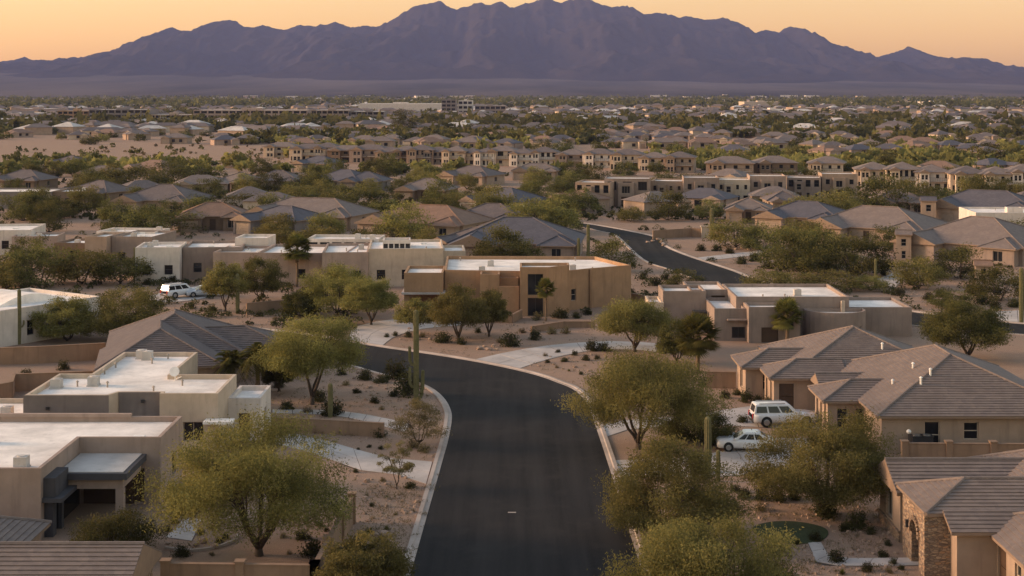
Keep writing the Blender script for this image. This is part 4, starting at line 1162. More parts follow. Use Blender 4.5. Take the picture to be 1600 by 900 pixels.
# ================================================================== the middle distance
random.seed(21)
def mid_hip(px, py, w_, d, rz, tile, wall, label, wing=-1, h=3.0, slope=.42, garage=True, gable=True):
    """tiled house: main hip, a gabled front wing, windows, garage; origin at the middle of its front"""
    rz -= R(20); p = P(px, py); c, s = math.cos(rz), math.sin(rz); keep(p.x - s * d / 2, p.y + c * d / 2, (w_ + d) * .29)
    r = empty('tile_roofed_house', (p.x, p.y, 0), rz, label, 'house')
    walls(r, rect(-w_/2, w_/2, 0, d), h, wall, {0: [(w_ * .3, .9, 1.6, 1.4, 'win'), (w_ * .52, .1, 1.2, 2.2, 'door'), (w_ * .74, .9, 1.6, 1.4, 'win')], 3: [(d * .35, .9, 1.5, 1.4, 'win'), (d * .7, .9, 1.2, 1.4, 'win')], 1: [(d * .5, .9, 1.5, 1.4, 'win')]})
    tile_roof(r, -w_/2, w_/2, 0, d, h, slope, 'x' if w_ > d else 'y', (True, True), tile=tile, wall=wall, courses_on=False)
    ww = w_ * .34; x0 = (-w_/2 + .4) if wing < 0 else (w_/2 - .4 - ww)
    walls(r, rect(x0, x0 + ww, -3.4, .5), h - .06, wall, {0: [(ww / 2, .05, min(ww - 1, 4.6), 2.2, 'garage')] if garage else [(ww / 2, .7, 1.7, 1.6, 'win')], 3: [(1.8, .8, 1.1, 1.4, 'win')]})
    tile_roof(r, x0, x0 + ww, -3.4, d * .5, h - .06, slope, 'y', (not gable, False), tile=tile, wall=wall, courses_on=False, gable_wall=gable)
    w2 = w_ * .26; x1 = (w_/2 - .6 - w2) if wing < 0 else (-w_/2 + .6)
    walls(r, rect(x1, x1 + w2, -1.8, .5), h - .1, wall, {0: [(w2 / 2, .6, 1.6, 1.7, 'win')]})
    tile_roof(r, x1, x1 + w2, -1.8, d * .4, h - .1, slope, 'y', (True, False), tile=tile, wall=wall, courses_on=False, gable_wall=False)
    return r

def mid_flat(px, py, blocks, rz, label, wall='white'):
    """flat-roofed house from blocks (x0,x1,y0,y1,h,wall,n windows on the front)"""
    p = P(px, py); r = empty('flat_roofed_house', (p.x, p.y, 0), rz, label, 'house')
    c, s = math.cos(rz), math.sin(rz)
    for k, (x0, x1, y0, y1, h, wl_, nw) in enumerate(blocks):
        xm, ym = (x0 + x1) / 2, (y0 + y1) / 2; keep(p.x + c * xm - s * ym, p.y + s * xm + c * ym, max(x1 - x0, y1 - y0) * .6)
        L = x1 - x0
        ops = {0: [(L * (j + .5) / nw, 1.0 if nw < 5 else h - 1.3, min(1.2, L / nw * .5) if nw < 5 else L / nw * .8, 1.4 if nw < 5 else .8, 'win') for j in range(nw)], 3: [((y1 - y0) * .5, 1.0, 1.0, 1.4, 'win')]}
        vol(r, rect(x0, x1, y0, y1), h, wl_, ops, vents=3 if (x1 - x0) > 5 else 0, framemat='darkmetal')
    return r

# -- modern cluster at left (rows 350-450)
mid_flat(20, 398, [(-14, 3, 0, 12, 4.2, 'white', 2), (0.5, 8, -3, 4, 3.4, 'rose', 0)], R(6), 'white-roofed flat house at the picture edge beyond the hedge of trees')
mid_flat(160, 418, [(-9, -2.5, 2, 9, 3.6, 'brown', 1), (-2.4, 1.2, -1.2, 6, 5.0, 'tan', 0), (1.3, 8, .5, 11, 4.9, 'taupe', 2), (-5, 5, 9.1, 16, 4.8, 'white', 0)], R(-8), 'brown and tan stepped house with square porch tower')
mid_flat(246, 440, [(-3.2, 3.2, 0, 8, 5.0, 'white', 2), (3.3, 12, 2.5, 12, 4.7, 'taupe', 2)], R(5), 'white cube house with grey-brown wing beside the thin saguaro')
mid_flat(400, 446, [(-7, 0, 3, 12, 4.4, 'rose', 0), (-6, -1, 12.1, 18, 5.6, 'white', 0), (.1, 13, 0, 12, 4.7, 'rose', 3), (5, 16, 12.1, 19, 5.5, 'white', 6)], R(-3), 'long pink-walled house with raised white clerestory roof')
mid_flat(592, 448, [(-8, -1.5, -.6, 12, 5.0, 'rose', 2), (-1.49, 9.2, 0, 13, 5.4, 'cream', 3), (0.5, 4.5, 4, 8, 6.2, 'white', 5), (9.3, 12.5, 4, 12, 4.6, 'cream', 0)], R(4), 'long white box house with roof units beside the ochre house')
mid_flat(40, 326, [(-26, 6, 0, 14, 4.0, 'grey', 3), (6.1, 13, 1, 12, 4.0, 'brown', 3)], R(0), 'long low grey flat-roofed house at the left edge')
mid_flat(1566, 368, [(-5, 16, 0, 14, 4.4, 'white', 2), (2, 5, 4, 6, 5.1, 'white', 0)], R(-4), 'white flat-roofed house at the right edge above the brown roofs')
# -- tiled houses
mid_hip(238, 336, 17, 14, R(8), 'tile_g', 'tan', 'tiled house with lit cream gable beyond the modern cluster', h=3.4)
mid_hip(134, 318, 13, 11, R(-5), 'tile_g', 'brown', 'dark hip-roofed house left of the lit cream gable')
mid_hip(466, 358, 23, 13, R(2), 'tile', 'tan', 'wide tan house with arched porch front and brown hips')
mid_hip(330, 360, 13, 10, R(25), 'tile_r', 'brown', 'rust-brown gabled roof beside the big rounded tree')
mid_hip(420, 366, 13, 10, R(-12), 'tile_b', 'grey', 'slate-blue hip roof behind the long pink-walled house')
mid_hip(25, 297, 14, 11, R(10), 'tile_g', 'brown', 'grey hip-roofed house near the left edge before the bare lot')
mid_hip(358, 300, 10, 10, R(-10), 'tile', 'tan', 'small brown hip house among green trees left of centre')
mid_hip(428, 298, 13, 11, R(15), 'tile_g', 'tan', 'grey-roofed house with lit side gable left of centre')
mid_hip(522, 298, 15, 12, R(-6), 'tile_b', 'grey', 'blue-grey hip roof among trees below the condo row')
mid_hip(566, 299, 11, 10, R(10), 'tile_b', 'grey', 'second blue-grey roof right beside the first below the condos')
mid_hip(645, 372, 21, 13, R(-4), 'tile_r', 'tan', 'tan house with broad rust hip roof and dark colonnade')
mid_hip(802, 408, 21, 16, R(14), 'tile_b', 'taupe', 'large dark slate hip roof just behind the ochre house')
mid_hip(726, 404, 10, 8, R(-10), 'tile_g', 'brown', 'low grey roof tucked between white box and slate roof')
mid_hip(768, 334, 14, 12, R(-18), 'tile_b', 'white', 'blue-grey roofed house with pale side wall near picture centre')
mid_hip(660, 314, 13, 11, R(8), 'tile', 'brown', 'brown hip house with small dormer gable near picture centre')
mid_hip(726, 289, 15, 11, R(-8), 'tile_g', 'tan', 'brown-grey hip roof below the lit condo fronts')
mid_hip(836, 281, 14, 9, R(12), 'tile', 'tan', 'lit tan house with red-brown roof left of the modern condos')
mid_hip(892, 330, 9, 8, R(-30), 'tile_r', 'tan', 'small rust-roofed house at the head of the far road')
mid_hip(760, 362, 13, 10, R(6), 'tile_g', 'brown', 'grey hip roof behind the large slate roof')
mid_hip(1246, 362, 16, 12, R(-10), 'tile_b', 'tan', 'slate-blue roofed house with lit tan gables right of the far road')
mid_hip(1168, 348, 9, 9, R(8), 'tile', 'tan', 'small tan house left of the slate-blue roof')
mid_hip(1350, 380, 22, 15, R(-16), 'tile', 'tan', 'large tan house with arched windows and brown roof planes')
mid_hip(1500, 408, 21, 17, R(-22), 'tile', 'taupe', 'large brown-roofed house with tower entry near the right edge')
mid_hip(1530, 350, 22, 14, R(-12), 'tile_b', 'tan', 'blue slate roof with tall lit gable tower near the right edge', h=3.6)
mid_hip(1228, 333, 8, 8, R(20), 'tile_g', 'tan', 'tiny lit gable house above the slate-blue roof')
mid_hip(1405, 335, 12, 10, R(10), 'tile', 'tan', 'brown-roofed house between two big round trees at right')
mid_hip(488, 268, 13, 10, R(-6), 'tile_b', 'grey', 'blue-grey roof at the edge of the bare lot')
mid_hip(100, 266, 10, 9, R(0), 'tile_g', 'white', 'pale roofed house before the bare lot')
mid_hip(150, 287, 12, 10, R(14), 'tile', 'tan', 'small brown house among trees before the bare lot')
# entry tower of the brown-roofed house, lit gable tower of the slate house
def tower(px, py, w_, h, tile, label, wall='tan'):
    p = P(px, py); r = empty('entry_tower', (p.x, p.y, 0), R(-14), label, 'tower'); keep(p.x, p.y, w_)
    walls(r, rect(-w_/2, w_/2, 0, w_), h, wall, {0: [(w_/2, h * .55, w_ * .35, h * .28, 'win'), (w_/2, .3, w_ * .3, h * .3, 'win')], 3: [(w_/2, h * .5, w_ * .3, h * .3, 'win')]})
    tile_roof(r, -w_/2, w_/2, 0, w_, h, .42, 'x', (False, False), tile=tile, wall=wall, courses_on=False, over=.3)
tower(1412, 407, 2.4, 4.3, 'tile', 'lit tan stair tower with arched window at the brown-roofed house')
tower(1451, 351, 3.0, 5.0, 'tile_b', 'tall narrow lit gable tower before the blue slate roof')
tower(1537, 447, 2.2, 3.0, 'tile_r', 'small lit tan gate pillar house among shrubs at right')

# -- condominiums
def condo(px, py, w_, d, h, rz, wall, label, floors=2, bays=4, roof='flat', tile='tile', group='condominium blocks'):
    p = P(px, py); c, s = math.cos(rz), math.sin(rz); keep(p.x - s * d / 2, p.y + c * d / 2, max(w_, d) * .6)
    r = empty('condominium', (p.x, p.y, 0), rz, label, 'building', group)
    fh = h / floors; bw = w_ / bays; ops = []
    for f_ in range(floors):
        for b_ in range(bays):
            big = (b_ * 3 + f_ + int(px)) % 3 == 0
            ops.append((bw * (b_ + .5), f_ * fh + (.25 if f_ == 0 and big else .8), bw * (.58 if big else .34), fh * (.66 if big else .42), 'win'))
    side = [(d * q, f_ * fh + .8, 1.3, 1.3, 'win') for f_ in range(floors) for q in (.3, .7)]
    pl = rect(-w_/2, w_/2, 0, d)
    if roof == 'flat':
        vol(r, pl, h + .5, wall, {0: ops, 3: side}, framemat='darkmetal')
        vol(r, rect(-w_/2 + bw * .9, -w_/2 + bw * 1.95, -1.3, -.01), h * .92, wall, {0: [(bw * .52, .2, bw * .6, h * .36, 'void'), (bw * .52, h * .52, bw * .55, h * .28, 'win')]}, roofname='bay_roof')
    else:
        walls(r, pl, h, wall, {0: ops, 3: side}, framemat='darkmetal')
        tile_roof(r, -w_/2, w_/2, 0, d, h, .36, 'x', (True, True), tile=tile, wall=wall, courses_on=False, over=.6, caps=False)
        g = w_ * .26; x0 = -w_/2 + w_ * .12
        walls(r, rect(x0, x0 + g, -1.6, -.01), h - .1, wall, {0: [(g * .3, .4, g * .3, fh * .6, 'win'), (g * .7, .4, g * .3, fh * .6, 'win'), (g * .3, fh + .5, g * .3, fh * .5, 'win'), (g * .7, fh + .5, g * .3, fh * .5, 'win')]})
        tile_roof(r, x0, x0 + g, -1.6, d * .4, h - .1, .5, 'y', (False, False), tile=tile, wall=wall, courses_on=False, over=.35, caps=False)
        mb = MB(); mb.box(x0 + g + .3, w_/2 - .5, -1.3, -.02, fh - .12, fh + .02); bal = mb.build('balcony', M['concrete'], r)
        mb = MB()
        for k in range(9): xx = x0 + g + .35 + (w_/2 - .95 - x0 - g) * k / 8; mb.box(xx - .02, xx + .02, -1.28, -1.24, fh + .02, fh + .95)
        mb.box(x0 + g + .3, w_/2 - .5, -1.3, -1.22, fh + .95, fh + 1.02); mb.build('railing', M['darkmetal'], bal)
    return r
# two-storey flat modern blocks at row 320
for k, (px, py, w_, wl_, rz, hh, lb) in enumerate([
    (926, 325, 8.5, 'tan', -14, 5.6, 'tan flat-roofed condo block nearest the head of the far road'),
    (980, 323, 11, 'taupe', -6, 6.3, 'grey-brown flat-roofed condo block with dark garage openings'),
    (1042, 319, 8, 'tan', -12, 5.2, 'tan condo block behind a round green tree'),
    (1096, 322, 8.5, 'taupe', -4, 6.4, 'taupe condo block with two square windows per floor'),
    (1146, 318, 8, 'cream', -10, 5.4, 'pale condo block with balcony in the flat-roofed row'),
    (1200, 317, 9, 'rose', -5, 6.2, 'rose-walled condo block half hidden by shrubs in the row'),
    (1256, 313, 8.5, 'taupe', -10, 5.3, 'taupe condo block near the end of the flat-roofed row'),
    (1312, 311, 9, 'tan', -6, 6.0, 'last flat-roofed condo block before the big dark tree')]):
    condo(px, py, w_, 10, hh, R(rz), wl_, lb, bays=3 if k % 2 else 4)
# gabled cream condos right
for px, py, w_, wl_, rz, lb in [
    (1140, 281, 13, 'tan', -6, 'tan tiled condo with long window row behind the flat-roofed row'),
    (1212, 280, 12, 'brown', 0, 'brown shaded tiled condo behind the flat-roofed row'),
    (1290, 281, 9.5, 'cream', -8, 'cream gabled condo standing alone above the flat roofs'),
    (1366, 295, 9, 'cream', -6, 'cream condo with paired windows behind the big dark tree'),
    (1412, 297, 8.5, 'cream', -6, 'cream gabled condo in the middle of the right-hand row'),
    (1458, 298, 8.5, 'white', -6, 'pale condo with white lower storey in the right-hand row'),
    (1515, 301, 9, 'cream', -4, 'cream condo with tall dark stair window near the right edge'),
    (1560, 302, 8.5, 'cream', -4, 'cream condo with high gable second from the right edge'),
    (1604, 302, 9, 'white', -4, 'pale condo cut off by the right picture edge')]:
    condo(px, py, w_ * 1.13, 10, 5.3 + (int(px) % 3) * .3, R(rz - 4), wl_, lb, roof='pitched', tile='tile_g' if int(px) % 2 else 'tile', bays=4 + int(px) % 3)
# row across the centre, rows 235-258
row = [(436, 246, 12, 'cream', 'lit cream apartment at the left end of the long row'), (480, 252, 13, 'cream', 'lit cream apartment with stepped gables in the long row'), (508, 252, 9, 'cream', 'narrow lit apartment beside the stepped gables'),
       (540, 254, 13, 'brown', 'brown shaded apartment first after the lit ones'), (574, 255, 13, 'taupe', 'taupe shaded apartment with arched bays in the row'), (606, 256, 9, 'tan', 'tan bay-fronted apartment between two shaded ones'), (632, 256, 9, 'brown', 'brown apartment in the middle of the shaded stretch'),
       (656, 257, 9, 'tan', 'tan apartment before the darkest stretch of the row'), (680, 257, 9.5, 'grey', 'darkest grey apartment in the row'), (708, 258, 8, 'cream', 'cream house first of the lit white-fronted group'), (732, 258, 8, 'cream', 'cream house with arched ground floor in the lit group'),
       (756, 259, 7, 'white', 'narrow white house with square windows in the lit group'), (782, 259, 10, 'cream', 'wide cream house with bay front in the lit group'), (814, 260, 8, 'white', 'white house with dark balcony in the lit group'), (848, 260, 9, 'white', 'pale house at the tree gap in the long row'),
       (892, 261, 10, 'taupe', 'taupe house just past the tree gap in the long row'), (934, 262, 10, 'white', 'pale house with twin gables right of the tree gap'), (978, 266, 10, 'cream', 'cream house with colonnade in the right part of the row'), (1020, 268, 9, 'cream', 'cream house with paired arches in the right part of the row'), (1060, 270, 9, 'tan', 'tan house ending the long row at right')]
for k, (px, py, w_, wl_, lb) in enumerate(row):
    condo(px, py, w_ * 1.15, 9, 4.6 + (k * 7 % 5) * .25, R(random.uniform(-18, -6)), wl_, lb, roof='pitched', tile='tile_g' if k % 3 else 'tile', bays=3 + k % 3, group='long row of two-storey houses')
# ================================================================== the far town and its trees
random.seed(5)
# ---- long commercial buildings
def long_block(px0, px1, py, h_px, d, wall, label, floors=2, roof='membrane', bands=True, bays=10, name='office_building'):
    a, b_ = P(px0, py), P(px1, py); w_ = b_.x - a.x; h = h_px / S(py)
    r = empty(name, ((a.x + b_.x) / 2, a.y, 0), 0, label, 'building'); keep((a.x + b_.x) / 2, a.y + d / 2, w_ * .5)
    ops = []
    if bands:
        for f_ in range(floors):
            for k in range(bays): ops.append((w_ * (k + .5) / bays, h * (f_ + .25) / floors, w_ / bays * .8, h / floors * .55, 'void'))
    mb = MB(); pl = rect(-w_/2, w_/2, 0, d)
    for i in range(4):
        oo = [(u - ww/2, u + ww/2, s_, s_ + hh) for u, s_, ww, hh, kd in ops] if i == 0 else []
        facade(mb, pl[i], pl[(i + 1) % 4], -.5, h, oo, depth=.6)
    mb.build('wall', M[wall], r)
    if bands:
        for f_ in range(floors):
            for k in range(bays):
                m2 = MB(); x = -w_/2 + w_ * (k + .5) / bays; z = h * (f_ + .25) / floors; ww = w_ / bays * .8
                m2.quad((x - ww/2, .64, z), (x + ww/2, .64, z), (x + ww/2, .64, z + h / floors * .55), (x - ww/2, .64, z + h / floors * .55)); m2.build('window', M['glass'], r)
    mb = MB(); mb.poly([(x, y, h - .3) for x, y in inset(pl, .01)]); rf = mb.build('roof', M[roof], r)
    mb = MB(); mb.box(-w_ * .1, w_ * .08, d * .3, d * .6, h - .3, h + 1.6); mb.build('plant_room', M[wall], rf)
    return r
long_block(90, 138, 193, 20, 30, 'ochre', 'lit ochre end block of the long parking structure', 3, bays=6)
long_block(139, 230, 193, 22, 40, 'grey', 'dark grey parking structure with long window bands', 3, bays=9)
long_block(234, 300, 193, 14, 30, 'tan', 'low tan office right of the dark parking structure', 2, bays=8)
long_block(302, 480, 193, 21, 40, 'rose', 'long rose-roofed office with many bays', 3, bays=16)
long_block(486, 545, 194, 22, 40, 'taupe', 'unfinished frame building with open bays', 3, bays=7)
long_block(548, 600, 194, 20, 40, 'grey', 'grey open-bayed block beside the unfinished frame', 3, bays=6)
long_block(560, 690, 176, 14, 60, 'white', 'long white warehouse on the plain behind the offices', 1, bands=False, name='warehouse')
long_block(690, 712, 180, 24, 40, 'grey', 'pair of grey towers at the end of the white warehouse', 4, bays=3)
long_block(716, 738, 179, 22, 40, 'white', 'pale block beside the grey towers', 3, bays=3)
long_block(742, 790, 179, 14, 40, 'taupe', 'taupe warehouse right of the pale block', 2, bays=6, name='warehouse')
long_block(1163, 1222, 168, 9, 60, 'cream', 'lit cream warehouse in the right half of the plain', 1, bands=False, name='warehouse')
long_block(1188, 1236, 178, 7, 60, 'white', 'low white shed in front of the lit cream warehouse', 1, bands=False, name='warehouse')
long_block(1240, 1278, 177, 9, 50, 'tan', 'low tan shed beside the white shed', 1, bands=False, name='warehouse')
long_block(1322, 1350, 166, 5, 50, 'cream', 'small cream shed on the far plain at right', 1, bands=False, name='warehouse')
long_block(1410, 1430, 165, 6, 50, 'cream', 'tiny cream block on the far plain at right', 1, bands=False, name='warehouse')
long_block(1445, 1476, 165, 6, 50, 'white', 'pale shed beyond the tiny cream block', 1, bands=False, name='warehouse')
long_block(0, 60, 186, 9, 60, 'grey', 'low grey shed at the far left edge', 1, bands=False, name='warehouse')
long_block(20, 78, 178, 8, 60, 'rose', 'long pale-roofed shed left of the ochre block', 1, bands=False, name='warehouse')
# small bright buildings along the foot of the range
random.seed(8); far_pale = []
for k in range(70):
    mt_ = random.choice(['white', 'cream', 'white', 'rose'])
    px = random.uniform(-20, 1620) if k > 34 else random.uniform(760, 1280); py = random.uniform(148.5, 156) if k > 20 else random.uniform(148.5, 152)
    p = P(px, py); w_ = random.uniform(14, 60) * (1 if py > 151 else 2); h = random.uniform(5, 11) * (1 if py > 151 else 1.5)
    if not is_clear(p.x, p.y, w_ / 2): continue
    r = empty('warehouse', (p.x, p.y, 0), R(random.uniform(-20, 20)), None, 'building', 'far pale buildings'); far_pale.append((px, r, mt_))
    mb = MB(); mb.box(-w_/2, w_/2, 0, 25, -.5, h); mb.build('wall', M[mt_], r)
    mb = MB(); mb.box(-w_/2 - .4, w_/2 + .4, -.4, 25.4, h, h + .8); mb.build('roof', M['membrane'], r); keep(p.x, p.y, w_ / 2)

far_pale.sort(key=lambda q: q[0]); cnt_ = {}
for px, r, mt_ in far_pale:
    st_ = 'far left quarter' if px < 400 else 'left centre' if px < 800 else 'right centre' if px < 1200 else 'far right quarter'
    k = cnt_.get((st_, mt_), 0); cnt_[(st_, mt_)] = k + 1
    r['label'] = f'tiny {mt_} shed at the mountain foot in the {st_}, number {k + 1} from the left'
    r['label'] = r['label'].replace(f'number {k + 1}', ['first','second','third','fourth','fifth','sixth','seventh','eighth','ninth','tenth','eleventh','twelfth','thirteenth','fourteenth','fifteenth','sixteenth','seventeenth','eighteenth','nineteenth','twentieth','last but one','last','last'][min(k, 22)])
# ---- far houses: a few kinds, each copied house by house
def far_house(seed):
    rr = random.Random(seed); w_, d, h = rr.uniform(10, 14.5), rr.uniform(7.5, 10), rr.choice([2.8, 3, 3.0, 3.2])
    tile = ['tile', 'tile_g', 'tile_r', 'tile', 'tile_g', 'tile_b'][seed % 6]; wall = ['tan', 'cream', 'rose', 'tan', 'cream', 'rose'][seed % 6]
    parts = []
    mb = MB(); mb.box(-w_/2, w_/2, 0, d, -.4, h); x0 = rr.choice([-w_/2 + .5, w_/2 - .5 - w_ * .32]); mb.box(x0, x0 + w_ * .32, -3, -.01, -.4, h - .05); parts.append(('wall', mb.mesh('wall', M[wall])))
    mb = MB()
    for a in ((-w_/2 - .5, w_/2 + .5, -.5, d + .5, h, .42, 'x', (True, True)), (x0 - .4, x0 + w_ * .32 + .4, -3.4, d * .5, h - .05, .42, 'y', (False, True))):
        fc, gb, r0, r1 = pitched(*a)
        for f_ in fc: mb.poly(f_, 0)
        for f_ in gb: mb.poly(f_, 1)
    parts.append(('roof', mb.mesh('roof', [M[tile], M[wall]])))
    for u in (-w_ * .1, w_ * .18):
        mb = MB(); mb.box(u, u + 1.7, -.06, .02, .9, 2.4); parts.append(('window', mb.mesh('window', M['glass'])))
    mb = MB(); mb.box(x0 + w_ * .06, x0 + w_ * .26, -3.06, -2.98, .05, 2.3); parts.append(('garage_door', mb.mesh('garage_door', M['garage'])))
    return parts, w_
kinds_ = [far_house(s) for s in range(6)]
def put_house(k, p, rz, label, group):
    o = empty('tile_roofed_house', (p.x, p.y, 0), rz, label, 'house', group)
    for nm, me in kinds_[k][0]: mesh_obj(nm, me, o)
    keep(p.x, p.y + 4, kinds_[k][1] * .62)
    return o
LM = [(238,310,'lit cream gable'),(134,306,'dark hip roof'),(466,340,'arched porch house'),(330,345,'rust-brown gable'),(420,356,'slate-blue hip'),(358,290,'small brown hip'),(522,288,'blue-grey hip roof'),(645,350,'dark colonnade house'),(802,380,'large slate roof'),(768,315,'pale side wall'),(726,280,'lit condo fronts'),(836,272,'lit tan house'),(980,305,'condo with dark garages'),(1098,303,'taupe square-windowed condo'),(1206,300,'rose condo behind shrubs'),(1316,296,'last flat-roofed condo'),(1246,346,'slate roof with lit gables'),(1350,355,'brown arched-window house'),(1500,380,'tower-entry house'),(1530,328,'tall lit gable tower'),(1566,350,'white flat roof at the edge'),(60,312,'long low grey house'),(160,388,'square porch tower'),(246,405,'white cube house'),(440,410,'pink-walled house'),(592,415,'long white box house'),(800,440,'ochre house'),(1290,480,'taupe house'),(1290,265,'lone cream gabled condo'),(1412,275,'cream gabled condo row'),(1560,280,'condos at the right edge'),(480,240,'stepped cream gables'),(606,245,'shaded apartments'),(756,248,'narrow white house'),(934,250,'twin-gabled pale house'),(1060,255,'end of the long row'),(70,385,'white-roofed house at the edge'),(1000,375,'far road head'),(40,470,'pale house with saguaro')]
LM += [(500,222,'stepped cream gables'),(620,222,'shaded apartments'),(760,224,'narrow white house'),(900,226,'taupe house past the gap'),(1030,228,'end of the long row'),(1150,232,'tan condo with window row'),(1300,236,'lone cream gabled condo'),(1420,240,'cream gabled condo row'),(1550,240,'condos at the right edge'),(1200,205,'lit cream warehouse'),(1400,205,'small cream shed'),(1550,205,'pale shed'),(60,222,'bare lot edge'),(180,222,'dark parking structure'),(390,222,'rose-roofed office'),(560,200,'unfinished frame building'),(700,200,'grey towers'),(850,200,'tall dark trees'),(1020,200,'wooded belt')]
placed = []
def place_later(o, look, px, py):
    """note a thing to be told apart by its look and the nearest landmark, then by its order from the left"""
    d, (lx, ly, nm) = min(((lx - px) ** 2 + ((ly - py) * 2.5) ** 2, (lx, ly, nm)) for lx, ly, nm in LM)
    dx, dy = px - lx, py - ly
    rel = ('above' if dy < 0 else 'below') if abs(dy) * 2.5 > abs(dx) else ('left of' if dx < 0 else 'right of')
    placed.append((f'{look} {rel} the {nm}', px, o))
def finish_labels():
    by = {}
    for lb, px, o in placed: by.setdefault(lb, []).append((px, o))
    for lb, v in by.items():
        v.sort(key=lambda q: q[0])
        for k, (px, o) in enumerate(v):
            o['label'] = lb if len(v) == 1 else lb + (', the left one' if k == 0 and len(v) == 2 else ', the right one' if len(v) == 2 else f', {ORD_[k]} from the left')
ORD_ = ['first', 'second', 'third', 'fourth', 'fifth', 'sixth', 'seventh', 'eighth', 'ninth', 'tenth', 'eleventh', 'twelfth', 'thirteenth', 'fourteenth', 'fifteenth', 'sixteenth', 'seventeenth', 'eighteenth', 'nineteenth', 'twentieth']
HOUSE_LOOK = ['brown-roofed tan house', 'grey-roofed cream house', 'rust-roofed rose house', 'wide brown-roofed tan house', 'wide grey-roofed cream house', 'slate-roofed rose house']
TREE_LOOK = ['yellow-green tree', 'dark bushy tree', 'open dark tree', 'olive rounded tree', 'low dark tree']
zones = [((215, 234), (430, 1110), 58, 'tiled house in the roofs behind the long row of two-storey houses'),
         ((205, 250), (1090, 1620), 44, 'tan tiled house scattered among trees on the right side of town'),
         ((200, 222), (560, 1100), 40, 'small tiled house in the wooded belt behind the row'),
         ((212, 228), (-20, 420), 12, 'small tiled house among trees beyond the bare lot'),
         ((262, 345), (-20, 1620), 13, None),
         ((184, 204), (620, 1620), 75, 'tiny tan house in the far wooded suburb')]
nh = 0
for (y0, y1), (x0, x1), n, lb in zones:
    t = c = 0
    while c < n and t < n * 30:
        t += 1
        py = random.uniform(y0, y1); px = random.uniform(x0, x1); p = P(px, py)
        if not is_clear(p.x, p.y + 4, 5.5): continue
        if 228 < py < 258 and px < 430: continue
        if 340 < py and 880 < px < 1240: continue
        k_ = random.randrange(6)
        o = put_house(k_, p, R(random.uniform(-35, 35)), lb, lb or 'houses half hidden by trees')
        place_later(o, HOUSE_LOOK[k_], px, py)
        c += 1; nh += 1
# beyond those: roofs too far and too many to count
mb = MB(); wallmb = MB()
for k in range(1700):
    py = 155.5 + 58 * random.random() ** 1.9; px = random.uniform(-60, 1660); p = P(px, py)
    w_, d, h = random.uniform(10, 22), random.uniform(8, 14), random.uniform(2.8, 5); rz = random.uniform(-.5, .5)
    if not is_clear(p.x, p.y, 5): continue
    c, s = math.cos(rz), math.sin(rz)
    def tr(q): return (p.x + c * q[0] - s * q[1], p.y + s * q[0] + c * q[1], q[2])
    mi = random.choice([0, 0, 1, 1, 0, 1, 2]); pl = rect(-w_/2, w_/2, 0, d)
    for i in range(4): a, b_ = pl[i], pl[(i+1) % 4]; mb.quad(tr((*a, -.3)), tr((*b_, -.3)), tr((*b_, h)), tr((*a, h)), 3 + mi % 2)
    fc, gb, r0, r1 = pitched(-w_/2 - .5, w_/2 + .5, -.5, d + .5, h, .4)
    for f_ in fc: mb.poly([tr(q) for q in f_], mi)
o = mb.build('distant_rooftops', [M['tile'], M['tile_g'], M['membrane_d'], M['tan'], M['cream']]); tag(o, kind='stuff')

